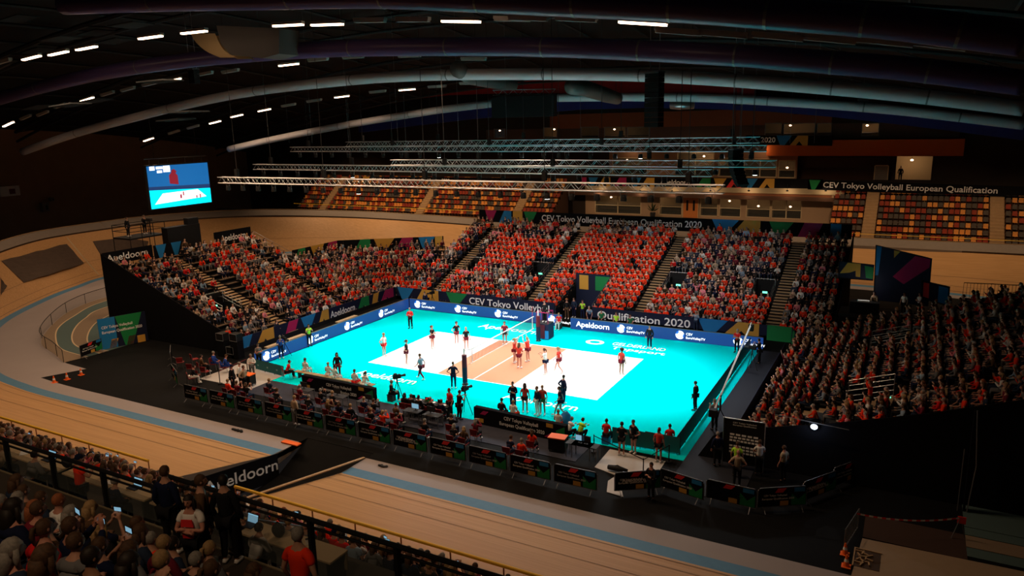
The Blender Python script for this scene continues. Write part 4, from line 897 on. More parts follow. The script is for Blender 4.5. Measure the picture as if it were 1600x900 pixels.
scr('picture_referee', [[(.33, .56), (.47, .52), (.47, .74), (.44, .80), (.46, .84), (.42, .90), (.38, .88), (.37, .82), (.33, .76)]], E_('scr_red', (.16, .01, .02), 1.4), .05)
scr('picture_players', [[(.47, .18), (.50, .18), (.50, .28), (.47, .28)], [(.52, .24), (.54, .24), (.54, .34), (.52, .34)], [(.80, .14), (.82, .14), (.82, .24), (.80, .24)], [(.74, .15), (.76, .15), (.76, .22), (.74, .22)]], MT['maroon_px'] if 'maroon_px' in MT else E_('scr_mar', (.3, .02, .05), 1.0), .06)
mb = MB()
for k in range(7): mb.tube([(-.2, Wd*(k+.5)/7, Hh+.1), (-.2, Wd*(k+.5)/7, Hh+.8)], .03, 4)
mb.tube([(-.2, 0, Hh+.8), (-.2, Wd, Hh+.8)], .07, 5); mb.build('hanging_frame', 'dull_steel', root)
for s in (.15, .85): MB().tube([(-.2, Wd*s, Hh+.8), (-.2, Wd*s, roof_z(X, y0)-z0)], .03, 4).build('suspension_cable', 'charcoal', root)
tag(root, 'large bright video screen showing the match, hanging at the left', 'video screen')
# ---- permanent far seating blocks: concrete steps with coloured seats
SEATS = []
def block(name, x0, x1, y0, z0, rows, aisles, dz=.62, dep=.8):
    mb = MB(); st = MB()
    for i in range(rows): mb.bb(x0, x1, y0+i*dep, y0+(i+1)*dep, z0-2.5, z0+i*dz)
    for c in aisles:
        for i in range(rows*2): st.bb(c-.65, c+.65, y0+i*dep/2-.02, y0+(i+1)*dep/2, z0+i*dz/2-.5, z0+(i+1)*dz/2-.02)
    struct(mb.build('floor_seating_steps_'+name, 'wall_brown')); struct(st.build('trim_seating_stairs_'+name, 'tan_wood'))
    for i in range(rows):
        for s0, s1 in seg_cut(x0+.1, x1-.1, [(c-.75, c+.75) for c in aisles]):
            n = int((s1-s0)/.52)
            for k in range(n): SEATS.append((s0+.26+(s1-s0-.52)*k/max(1, n-1), y0+i*dep+.5, z0+i*dz, name, i, k))
ya = 45.0
lx0 = gy(462, 328, ya).x; lx1 = gy(822, 345, ya+1).x
def ax_(px, py): return gy(px, py, ya+2.5).x
block('left', lx0, lx1+4, ya, 3.9, 8, [ax_(517, 300), ax_(667, 305), ax_(815, 320)])
rx0 = gy(1300, 372, ya).x-.6
block('right', rx0, rx0+20, ya, 3.3, 8, [ax_(1360, 330), ax_(1558, 350)])
o = MB(); o.bb(rx0, rx0+20, ya-1.6, ya, 1, 3.0); o.bb(lx0-25, lx1+4, ya-1.2, ya, 1, 3.5); struct(o.build('floor_far_ledge', 'curb_grey'))
o = MB(); o.tube([(rx0, ya-.3, 4.1), (rx0+20, ya-.3, 4.1)], .04, 5); o.tube([(lx0, ya-.3, 4.9), (lx1+4, ya-.3, 4.9)], .04, 5); struct(o.build('trim_far_handrail', 'yellow_paint'))
st_mesh = MB()
st_mesh.box((0, .0, .43), (.44, .40, .05)); st_mesh.box((0, .20, .66), (.44, .05, .42), mat3=Matrix.Rotation(-.12, 3, 'X')); st_mesh.box((0, .05, .22), (.08, .08, .40)); sm_ = st_mesh.mesh('arena_seat', 'seat_orange')
sm_.materials.clear(); sm_.materials.append(None)
def seatn(s):
    row = [q[0] for q in SEATS if q[3] == s[3] and q[4] == s[4]]; k = sum(1 for x in row if x < s[0])+1; m = len(row)-k+1
    return (onth(k), 'left') if k <= m or k < 80 else (onth(m), 'right')
def seat_vis(s): x, y, z = pr(s[:3]); return x, y, z
vis = [s for s in SEATS if -10 < seat_vis(s)[0] < 1615 and (seat_vis(s)[0] > 1290 or seat_vis(s)[0] < 900)]
vis.sort(key=lambda s: seat_vis(s)[2]); SC_ = ('orange', 'red', 'grey'); rs_ = random.Random(5)
rest = MB(); ORD = ['front', 'second', 'third', 'fourth', 'fifth', 'sixth', 'seventh', 'eighth', 'ninth', 'tenth']
for i, s in enumerate(vis):
    c = rs_.choices((0, 1, 2), (.3, .33, .37))[0]
    if i < 300:
        o = D.objects.new('arena_seat', sm_); COL.objects.link(o); o.location = s[:3]; omat(o, MT['seat_'+SC_[c]])
        tag(o, 'empty %s plastic seat, %s row, %s far block, %s from the %s' % (SC_[c], ORD[s[4]], s[3], *seatn(s)), 'seat', 'empty seats behind the track')
    else:
        rest.slot(c); rest.box((s[0], s[1], s[2]+.43), (.44, .40, .05)); rest.box((s[0], s[1]+.2, s[2]+.66), (.44, .05, .42)); rest.box((s[0], s[1]+.05, s[2]+.22), (.08, .08, .40))
if rest.v: tag(rest.build('arena_seats', ['seat_orange', 'seat_red', 'seat_grey']), 'remaining empty orange, red and grey seats in the upper rows behind the track', 'seats', kind='stuff')
print('seats', len(vis))
# left wall details
r_ = gx(0, 293, -81); r2 = gx(33, 300, -81)
MB().bb(-.1, .1, 0, (r2-r_).length, -.5, .5)
# ================================================================== near grandstand under the camera
def nfloor(y): return 2.1+.715*(-27.5-y)
mb = MB(); mb.bb(-30, 50, -27.1, -25.95, .8, 1.62); struct(mb.build('floor_near_walkway', 'tan_wood'))
mb = MB(); mb.bb(-30, 50, -25.98, -25.90, -2, 1.60); struct(mb.build('wall_near_track_edge', 'curb_grey'))
deck = MB()
for k in range(8):
    y1 = -27.1-.8*k; deck.bb(-30, 50, y1-.8, y1, nfloor(y1-.4)-1.6, nfloor(y1-.4))
deck.bb(-30, 50, -36.7, -33.5, 5.8, 7.3); deck.bb(-30, 50, -38.1, -36.7, 6.5, 9.2)
for k in range(9):
    y1 = -38.1-.8*k; z = 9.6+.60*k; deck.bb(-30, 50, y1-.8, y1, z-1.6, z)
struct(deck.build('floor_near_stand', mm('near_deck', (.05, .04, .032), .85)))
mb = MB(); mb.bb(-30, 50, -38.16, -38.08, 9.0, 9.9); struct(mb.build('trim_near_upper_edge', mm('cream_dull', (.30, .24, .15), .8)))
mb = MB(); mb.bb(-30, 50, -36.7, -36.66, 7.3, 9.22); struct(mb.build('wall_near_press', mm('near_wall', (.20, .16, .10), .8)))
for k in range(3):
    pass
NEAR = []
rn = random.Random(21)
for k in range(6):
    y = -27.6-.8*k; z = nfloor(y+.1); x = -13+rn.random()*.3
    while x < 22.5:
        if not (-3.0 < x < 1.2 and k < 1) and rn.random() < .94 and not (abs(x-9.6) < .5): NEAR.append(((x, y, z), 'near_low', k, x))
        x += .56+rn.random()*.08
for k in range(7):
    y = -38.75-.8*k; z = 9.6+.60*k; x = -2+rn.random()*.3
    while x < 24:
        if rn.random() < .93 and not (y < -42.6 and x > 22.5): NEAR.append(((x, y, z), 'near_up', k, x))
        x += .53+rn.random()*.07
# yellow railing of the track edge, in two lengths
for x0, x1, lb in ((-30, -3.9, 'yellow tubular railing above the left part of the near track'), (3.2-1.6, 46, 'yellow tubular railing above the right part of the near track')):
    root = empty('track_railing', (x0, -25.92, 1.6)); L = x1-x0
    MB().tube([(0, 0, .95), (L, 0, .95)], .065, 8).build('top_rail', 'yellow_paint', root)
    MB().bb(0, L, -.02, .02, .10, .2).build('toe_board', mm('rail_brown', (.25, .09, .03), .7), root)
    n = int(L/2.1)
    for i in range(n+1): MB().tube([(L*i/n, 0, 0), (L*i/n, 0, .95)], .028, 6).build('post', mm('rail_brown', (.25, .09, .03), .7), root)
    tag(root, lb, 'railing')
# glass balustrade on the walkway
for x0, x1, z, lb in ((-2, 12.6, 10.02, 'left length of the dark balustrade with glass panels above the press desks'), (12.9, 24, 10.36, 'right length of the dark balustrade with glass panels above the press desks')):
    root = empty('balustrade', (x0, -36.6, 9.2)); L = x1-x0; h = z-9.2
    MB().tube([(0, 0, h), (L, 0, h)], .045, 8).build('top_rail', 'black', root); MB().tube([(0, .1, h-.22), (L, .1, h-.22)], .025, 6).build('lower_rail', 'black', root)
    n = int(L/1.75)
    for i in range(n+1): MB().bb(L*i/n-.035, L*i/n+.035, -.05, .05, -.3, h).build('post', 'black', root)
    for i in range(n): MB().bb(L*i/n+.09, L*(i+1)/n-.09, -.01, .01, .05, h-.28).build('glass_panel', 'glass', root)
    tag(root, lb, 'balustrade')
# press desks with papers, screens and bags
desks = []
for i, (x0, x1) in enumerate(((-2, 1.9), (2.1, 5.6), (5.8, 9.2), (9.4, 12.2), (12.5, 15.2))):
    root = empty('press_desk', ((x0+x1)/2, -34.5, 7.3)); hl = (x1-x0)/2
    MB().bb(-hl, hl, -.28, .28, .72, .76).build('desk_top', 'cream', root)
    for s in (-1, 1): MB().bb(s*hl*.92-.03, s*hl*.92+.03, -.25, .25, 0, .72).build('leg', 'charcoal', root)
    MB().bb(-hl, hl, .22, .25, .30, .72).build('front_panel', mm('desk_front', (.25, .19, .11), .8), root)
    tag(root, 'cream topped press desk behind the balustrade, %s from the left' % ORD[i].replace('front', 'first'), 'desk', 'press desks'); desks.append((x0, x1))
rn = random.Random(4)
for i in range(16):
    x = -.5+i*.98+rn.random()*.3; kind = i % 4; z = 8.065
    if kind == 0:
        o = MB().box((0, 0, 0), (.21, .30, .012), rz=rn.random()).build('paper_sheets', 'white'); o.location = (x, -34.5, z+.005); tag(o, 'white paper sheets on the press desks, %s from the left' % onth(i//4+1), 'paper', 'papers on the press desks')
    elif kind == 1:
        root = empty('laptop', (x, -34.45, z)); MB().bb(-.17, .17, -.12, .12, 0, .02).build('keyboard', 'charcoal', root); MB().box((0, .13, .11), (.34, .015, .22), mat3=Matrix.Rotation(-.25, 3, 'X')).build('lid', 'black', root); MB().box((0, .118, .11), (.31, .005, .19), mat3=Matrix.Rotation(-.25, 3, 'X')).build('display', 'phone_glow', root); tag(root, 'open laptop with a glowing display on the press desks, %s from left' % onth(i//4+1), 'laptop', 'laptops on the press desks')
    elif kind == 2:
        root = empty('backpack', (x, -34.5, z)); MB().ell((0, 0, .16), (.17, .12, .17), 10, 8).build('bag_body', 'charcoal', root, True); MB().tube([(-.06, 0, .32), (0, 0, .36), (.06, 0, .32)], .012, 5).build('handle', 'black', root); tag(root, 'small dark backpack standing on the press desks, %s from the left' % onth(i//4+1), 'bag', 'backpacks on the press desks')
    else:
        root = empty('drinking_cup', (x, -34.45, z)); MB().tube([(0, 0, 0), (0, 0, .12)], [.028, .038], 10).build('cup', 'white', root); MB().tube([(0, 0, .12), (0, 0, .13)], .04, 10).build('lid', 'charcoal', root); tag(root, 'white paper cup on the press desks, %s from the left' % onth(i//4+1), 'cup', 'cups on the press desks')
# steep stair rail in the lower tier
root = empty('stair_railing', (9.6, -31.5, nfloor(-31.5)))
for s in (-.45, .45):
    MB().tube([(s, 0, .9), (s, 2.2, -.55)], .03, 6).build('handrail', 'steel', root)
    for t in (0, .5, 1): MB().tube([(s, 2.2*t, -.1-1.45*t), (s, 2.2*t, .9-1.45*t)], .025, 6).build('post', 'steel', root)
MB().strip([(-.45, 0, .85), (.45, 0, .85)], [(-.45, 0, .0), (.45, 0, .0)]).build('gate_bars', 'charcoal', root)
tag(root, 'steel stair railing between spectators of the lower near tier', 'railing')
# ================================================================== spectators
rc = random.Random(99)
def colours(st, row, al, p):
    x, y, z = p
    po = .28
    if st == 'far':
        if -4.6 < x < 5.0: po = .93 if row < 15 else .3
        elif -15 < x < -5.4: po = (.25 if row < 4 else .40 if row < 7 else .90 if 7 <= row < 13 and x > -14 else .15)
        elif 5.4 < x < 16: po = .62 if row < 5 else .22 if row < 13 else .25
        else: po = .18
        if row < 2 and x < -5: po = .6
    elif st == 'left': po = .42 if (al > .5 and row > 2) else .22 if al > 0 else .12
    elif st == 'corner': po = .30 if row < 6 else .12
    elif st == 'right': po = .36
    elif st == 'near_low': po = .16
    elif st == 'near_up': po = .06
    r = rc.random()
    if r < po: top = 'orange'
    else:
        dark = ['black', 'black', 'navy', 'grey', 'maroon', 'brown', 'denim']; lit = ['white', 'red', 'beige', 'pink', 'light blue', 'white', 'grey', 'grey', 'red']
        if st == 'corner' and 4 < row < 10: lit = ['white', 'red', 'red', 'white', 'pink']
        if st == 'far' and x < -6 and row > 12: lit = ['white', 'red', 'pink']
        top = rc.choice(dark) if rc.random() < (.80 if st == 'near_up' else .60) else rc.choice(lit)
    bottom = rc.choice(['navy', 'black', 'denim', 'black', 'denim', 'charcoal']); bottom = 'grey' if bottom == 'charcoal' else bottom
    hair = rc.choice(['dark', 'brown', 'brown', 'blond', 'grey', 'ginger' if rc.random() < .2 else 'brown']); hk = rc.choice(['short', 'short', 'long', 'pony', 'short', 'long'])
    u = rc.random(); hk = 'bald' if u < .05 else 'cap' if u < .08 else hk
    ps = rc.choices(['seated', 'clap', 'lean', 'phone'], [.5, .2, .24, .06])[0]
    return top, bottom, hair, hk, ps
ALL = []
occ = {'far': .97, 'left': .80, 'corner': .93, 'right': .93}
for p, fr, st, row, al in SLOTS:
    o_ = occ[st]
    if st == 'left' and al < 1.6: o_ = .62 if row > 3 else .55
    if st == 'right' and ((p[0] > 20.0 and -9.5 < p[1] < -5.5 and 21.5 < p[0] < 23.4)): o_ = .2
    if rc.random() > o_: continue
    ALL.append((p, st, row, al))
for p, st, row, al in NEAR: ALL.append((p, st, row, al))
RZ = {'far': 180, 'left': -90, 'right': 90, 'near_low': 0, 'near_up': 0}
cand = []
for p, st, row, al in ALL:
    x, y, d = pr((p[0], p[1], p[2]+1.1))
    if d < .8: continue
    if not (-30 < x < 1630 and y < 925): continue
    if d < 4.5: continue
    cand.append((d, p, st, row, al))
cand.sort(key=lambda c: c[0])
NAMES = {'far': 'far grandstand', 'left': 'left grandstand', 'right': 'right grandstand', 'corner': 'corner grandstand', 'near_low': 'lower near tier', 'near_up': 'upper near tier'}
ORDL = ORD+['eleventh', 'twelfth', 'thirteenth', 'fourteenth', 'fifteenth', 'sixteenth', 'seventeenth', 'eighteenth']
POSEW = {'seated': 'sitting', 'clap': 'clapping', 'lean': 'leaning', 'phone': 'filming'}
count = {}; NI = 300; far_list = []; people_phones = []
rowseq = {}
ind = cand[:NI-8]
for d, p, st, row, al in sorted(ind, key=lambda c: pr(c[1])[0]):
    rowseq.setdefault((st, row), []).append(p)
for i, (d, p, st, row, al) in enumerate(cand):
    top, bottom, hair, hk, ps = colours(st, row, al, p)
    if st == 'corner':
        rz = -45-90 if al >= 20 else -90; rz = -125 if al >= 20 else -90
    else: rz = RZ[st]
    rz += rc.uniform(-14, 14)
    if i < NI-8:
        q = rowseq[(st, row)].index(p)+1; lk = {'bald': 'bald', 'cap': 'capped', 'long': 'long-haired', 'pony': 'ponytailed', 'curly': 'curly', 'short': 'short-haired'}[hk]
        hr_ = '' if hk == 'bald' else hair+' '
        if hk == 'cap': hair = 'navy'; hr_ = ''
        nth = onth(q)
        lb = ('%s%s spectator in %s, %s, %s row of %s, %s from left' % (hr_, lk, top, POSEW[ps], ORDL[row], NAMES[st], nth)).replace('dark long-haired', 'dark long-haired')
        lz = p[2]
        person((p[0]+rc.uniform(-.04, .04), p[1], lz), rz, ps, top, bottom, hair, hk, rc.choices((0, 1, 2, 3), (.5, .3, .15, .05))[0], sleeve=rc.random() < .6, scale=rc.uniform(.93, 1.04), label=lb, group='spectators', name='spectator', shoe=rc.choice(['black', 'white', 'grey']))
        if ps == 'phone' and st.startswith('near'):
            Rm = Matrix.Rotation(math.radians(rz), 3, 'Z'); hp = Vector(p)+Rm @ V(0, .40, 1.22); root = empty('mobile_phone', hp, math.radians(rz)); MB().bb(-.075, .075, -.005, .005, -.04, .04).build('phone_case', 'black', root); MB().bb(-.068, .068, -.009, -.006, -.034, .034).build('phone_display', 'phone_glow', root)
            tag(root, 'lit phone of the filming spectator, %s row, %s, %s from left' % (ORDL[row], NAMES[st], nth), 'phone', 'phones held up by spectators')
    else:
        far_list.append((p, rz, ps if ps in ('seated', 'clap', 'lean') else 'seated', top, bottom, hair, 'long' if hk in ('long', 'pony') else 'short', st, row))
# the rest of the crowd as one mesh with a colour per figure part
skinc = [(.62, .36, .26), (.70, .44, .33), (.42, .23, .14), (.13, .065, .04)]; hairc = {'dark': (.018, .012, .009), 'brown': (.09, .045, .022), 'blond': (.40, .25, .11), 'grey': (.33, .31, .29), 'ginger': (.35, .10, .03), 'navy': (.09, .045, .022)}
VV, FF, CC = [], [], []; off = 0
for p, rz, ps, top, bottom, hair, hk, st, row in far_list:
    stand_up = (st == 'far' and row >= 15 and rc.random() < .12) or rc.random() < .012
    if stand_up: ps = rc.choice(['stand', 'cheer'])
    a = math.radians(rz); ca, sa = math.cos(a), math.sin(a); sc = rc.uniform(.92, 1.06)
    cols = (skinc[rc.choices((0, 1, 2, 3), (.5, .3, .15, .05))[0]], hairc[hair], CLO[top], CLO[bottom])
    for (v, f), c in zip(LOW[(ps, hk)], cols):
        w = v*sc; X_ = w[:, 0]*ca-w[:, 1]*sa+p[0]; Y_ = w[:, 0]*sa+w[:, 1]*ca+p[1]; Z_ = w[:, 2]+p[2]
        VV.append(np.stack([X_, Y_, Z_], 1)); FF.append(f+off); off += len(v)
        j = rc.uniform(.8, 1.15); CC.append(np.tile(np.array([min(1, c[0]*j), min(1, c[1]*j), min(1, c[2]*j), 1.0], np.float32), (len(v), 1)))
if VV:
    VV = np.concatenate(VV).astype(np.float32); FF = np.concatenate(FF).astype(np.int32); CC = np.concatenate(CC).astype(np.float32)
    me = D.meshes.new('crowd'); me.vertices.add(len(VV)); me.vertices.foreach_set('co', VV.ravel()); me.loops.add(len(FF)*3); me.loops.foreach_set('vertex_index', FF.ravel())
    me.polygons.add(len(FF)); me.polygons.foreach_set('loop_start', np.arange(0, len(FF)*3, 3, dtype=np.int32)); me.polygons.foreach_set('loop_total', np.full(len(FF), 3, np.int32)); me.update(calc_edges=True)
    ca_ = me.color_attributes.new('cloth_colour', 'FLOAT_COLOR', 'POINT'); ca_.data.foreach_set('color', CC.ravel()); me.polygons.foreach_set('use_smooth', np.ones(len(FF), bool))
    m = D.materials.new('crowd_cloth'); m.use_nodes = True; at_ = m.node_tree.nodes.new('ShaderNodeAttribute'); at_.attribute_name = 'cloth_colour'; bs = m.node_tree.nodes['Principled BSDF']
    m.node_tree.links.new(at_.outputs['Color'], bs.inputs['Base Color']); bs.inputs['Roughness'].default_value = .85; bs.inputs['Specular IOR Level'].default_value = .1; me.materials.append(m)
    o = D.objects.new('crowd', me); COL.objects.link(o); tag(o, 'dense crowd of orange and dark dressed spectators filling the farther grandstands', 'crowd', kind='stuff')
print('crowd', len(far_list), 'individual', min(NI, len(cand)), 'tris', len(FF))
# standing figures near the camera
def P2(px, py, Y, z=None): p = gy(px, py, Y); return p
def at_floor(px, py, z): p = gz(px, py, z); return p
p = gy(262, 742, -36.05+-.9); person((13.6, -37.15, 9.2), 12, 'stand', 'navy', 'black', 'brown', 'short', 0, True, scale=.98, label='man in navy suit jacket standing at the balustrade, seen from behind', face=True)
p = gy(307, 745, -36.8); person((14.55, -37.15, 9.2), -38, 'stand', 'brown', 'black', 'brown', 'short', 0, True, scale=1.0, label='tall man in dark brown sweater looking right at the balustrade', face=True)
p = gy(297, 790, -37.7); wm = person((14.85, -37.6, 9.2), -158, 'folded', 'white', 'black', 'dark', 'long', 1, False, scale=.95, label='young woman in white shirt with red print facing the camera on the walkway', face=True)
MB().poly([(-.12, .165, 1.24), (.12, .165, 1.24), (.10, .165, 1.38), (-.10, .165, 1.38)], (0, -.02, 0)).poly([(-.10, .165, 1.02), (.10, .165, 1.02), (.11, .165, 1.12), (-.11, .165, 1.12)], (0, -.02, 0)).build('red_print', 'red', wm)
p = gy(352, 790, -36.9); person((p.x, -36.9, 9.2), 20, 'stand', 'black', 'black', 'dark', 'short', 0, True, scale=.97, label='person in black standing at the right end of the left balustrade')
p = gy(134, 700, -34.9); person((p.x, -35.2, 7.3), -8, 'phone' if False else 'film', 'orange', 'denim', 'navy', 'cap', 0, False, scale=.98, label='man in orange shirt and blue cap standing at the press desks filming')
p = gy(472, 842, -37.7); person((17.95, -38.2, 9.6), 8, 'stand', 'orange', 'denim', 'grey', 'short', 0, False, scale=1.0, label='grey haired man in bright orange shirt standing before the first upper row')
b = person((gy(583, 890, -38.3).x+.0, -38.7, 9.55), 5, 'seated', 'grey', 'denim', 'brown', 'short', 0, False, label='man in grey shirt in the front row of the upper near tier')
b = person((gy(730, 880, -37.6).x, -37.9, 9.0), 0, 'seated', 'white', 'denim', 'dark', 'short', 0, False, scale=1.06, label='dark haired fan in white shirt lettered POLSKA')
mb = MB(); bits, fs, w = text_bits('POLSKA', .42, .10); mb.add([(-.21+x, -.155, .96+y) for x, y in bits], fs); t = mb.build('shirt_lettering', 'red', b)
for i, (x, top, hr_, hk) in enumerate(((0.2, 'black', 'brown', 'short'), (3.4, 'beige', 'blond', 'long'), (5.0, 'grey', 'dark', 'short'), (8.4, 'navy', 'grey', 'short'), (10.6, 'black', 'brown', 'short'), (13.4, 'white', 'dark', 'short'))):
    person((x, -35.2, 7.3), 5*(i % 3)-5, 'lean', top, 'denim', hr_, hk, 0, True, label='reporter in %s with %s hair at the press desks, %s from left' % (top, hr_, onth(i+1)))
# ================================================================== court equipment
def cyl(mb, a, b, r, n=8): mb.tube([a, b], r, n)
# net
for s, lb in ((-1, 'near net post with dark padded sleeve'), (1, 'far net post in front of the referee stand')):
    root = empty('net_post', (0, s*5.5, .02)); MB().tube([(0, 0, 0), (0, 0, 2.5)], .05, 10).build('pole', 'white', root); MB().tube([(0, 0, .12), (0, 0, 2.05)], .17, 12).build('padding', mm('pad_maroon', (.10, .008, .02), .7), root)
    MB().tube([(0, 0, .12), (0, 0, 1.2)], .172, 12).build('lower_padding', 'navy', root); MB().tube([(0, 0, 0), (0, 0, .03)], .22, 12).build('base_plate', 'charcoal', root); tag(root, lb, 'net post')
root = empty('volleyball_net', (0, 0, 1.24)); mb = MB()
NETM = mm('net_cord', (.05, .05, .05), .8)
for i in range(91): y = -4.75+i*9.5/90; mb.bb(-.004, .004, y-.004, y+.004, 0, .95)
for k in range(10): mb.bb(-.004, .004, -4.75, 4.75, k*.1-.004, k*.1+.004)
mb.build('mesh', NETM, root); MB().bb(-.012, .012, -4.75, 4.75, .93, 1.0).build('top_tape', 'white', root); MB().bb(-.01, .01, -4.75, 4.75, -.02, .03).build('bottom_tape', 'white', root)
for s in (-1, 1):
    MB().bb(-.015, .015, s*4.5-.025, s*4.5+.025, 0, 1.0).build('side_band', 'white', root)
    a_ = MB().tube([(0, s*4.53, 0), (0, s*4.53, 1.8)], .012, 6).build('antenna', 'red', root)
    MB().tube([(0, s*4.75, .98), (0, s*5.5, 1.05)], .01, 4).tube([(0, s*4.75, 0), (0, s*5.5, .05)], .01, 4).build('tension_rope', 'charcoal', root)
tag(root, 'volleyball net across the orange centre zone', 'net')
# referee stand
root = empty('referee_stand', (.1, 6.5, .02)); S_ = .55
MB().bb(-S_, S_, -.5, .5, .05, 1.25).build('padding', mm('pad_navy', (.008, .012, .05), .7), root); MB().bb(-S_-.01, S_+.01, -.53, -.505, .05, .75).build('blue_panel', 'blue', root)
MB().bb(-.2, .25, -.56, -.53, .1, 1.2).build('magenta_panel', mm('pad_maroon', (.10, .008, .02)), root); MB().bb(-S_, S_, -.5, .5, 1.25, 1.30).build('platform', 'charcoal', root)
for sx in (-1, 1):
    for sy in (-1, 1): MB().tube([(sx*.5, sy*.45, 1.3), (sx*.5, sy*.45, 2.25)], .025, 6).build('post', 'magenta', root)
MB().tube([(-.5, -.45, 2.2), (.5, -.45, 2.2), (.5, .45, 2.2), (-.5, .45, 2.2), (-.5, -.45, 2.2)], .035, 6).build('guard_rail', 'magenta', root)
tag(root, 'padded navy and magenta umpire stand beside the far net post', 'referee stand')
# ------------------------------------------------------------------ people on and round the court
def cp(px, py, rz, ps, top, bottom, hair, hk, lb, skin=1, sleeve=False, shorts=False, h=1.0, z=.03, group=None, shoe='white', num=None):
    p = gz(px, py, z); return person((p.x, p.y, z), rz, ps, top, bottom, hair, hk, skin, sleeve, shorts, h, lb, 'person', group, True, shoe, 'person')
PL = [
 (600.5, 557, -90, 'hips', 'white', 'red', 'blond', 'short', 'blonde player in white top and red shorts leaning behind the left end line', 1, 1),
 (635.7, 569, -60, 'hips', 'black', 'maroon', 'brown', 'pony', 'player in dark jersey with hands on hips at the left rear of the court', 1, 1),
 (676, 544.5, -90, 'folded', 'black', 'maroon', 'brown', 'pony', 'player in dark jersey with arms forward at the far left corner of the court', 1, 1),
 (713.7, 537.7, -110, 'hips', 'black', 'maroon', 'dark', 'short', 'dark haired player in black jersey near the far sideline, left of her teammate', 1, 1),
 (729, 547, -130, 'stand', 'black', 'maroon', 'blond', 'pony', 'blonde player in black and white jersey standing behind the net end', 1, 1),
 (789, 538, -160, 'stand', 'maroon', 'black', 'brown', 'pony', 'player in maroon jersey with legs apart at the far attack line', 1, 1),
 (804, 566.7, -80, 'cheer', 'coral', 'maroon', 'blond', 'pony', 'player in orange jersey raising her arms, leftmost of the huddle', 1, 1),
 (811.5, 575, 0, 'folded', 'coral', 'maroon', 'brown', 'long', 'long haired player in orange jersey seen from behind in the huddle', 1, 1),
 (825, 565, 80, 'cheer', 'coral', 'maroon', 'blond', 'short', 'player in orange jersey raising her arms, rightmost of the huddle', 1, 1),
 (852.7, 584.7, 90, 'film', 'white', 'navy', 'brown', 'pony', 'player in white shirt and navy shorts stretching one arm towards the huddle', 1, 1),
 (873.7, 582, 100, 'walk', 'coral', 'maroon', 'blond', 'pony', 'player in orange jersey walking with a wide stride towards the net', 1, 1),
 (971, 585, -20, 'stand', 'coral', 'maroon', 'dark', 'curly', 'player with large dark curly hair in orange jersey at the right end line', 2, 1),
 (820.5, 645, 10, 'stand', 'coral', 'black', 'dark', 'long', 'player in orange bib standing just behind the middle banner', 1, 1),
 (848, 648, -170, 'stand', 'coral', 'green', 'blond', 'pony', 'player in orange jersey facing the camera behind the middle banner', 1, 1),
 (876, 650, 120, 'walk', 'navy', 'navy', 'dark', 'pony', 'player in navy warm-up walking past behind the right end of the middle banner', 1, 1),
 (971, 712, 0, 'folded', 'black', 'black', 'dark', 'short', 'player in black shirt and shorts on the pale mat, seen from behind', 1, 1),
 (990, 708, 150, 'hips', 'black', 'black', 'dark', 'short', 'player in black and orange top with hands on hips on the pale mat', 1, 1),
 (1028.7, 722, -10, 'stand', 'coral', 'black', 'brown', 'pony', 'player in orange top and black skirt standing at the pale mat edge', 1, 1)]
for px, py, rz, ps, top, bt, hr_, hk, lb, sk, sh_ in PL: cp(px, py, rz, ps, top, bt, hr_, hk, lb, sk, False, True, 1.04)
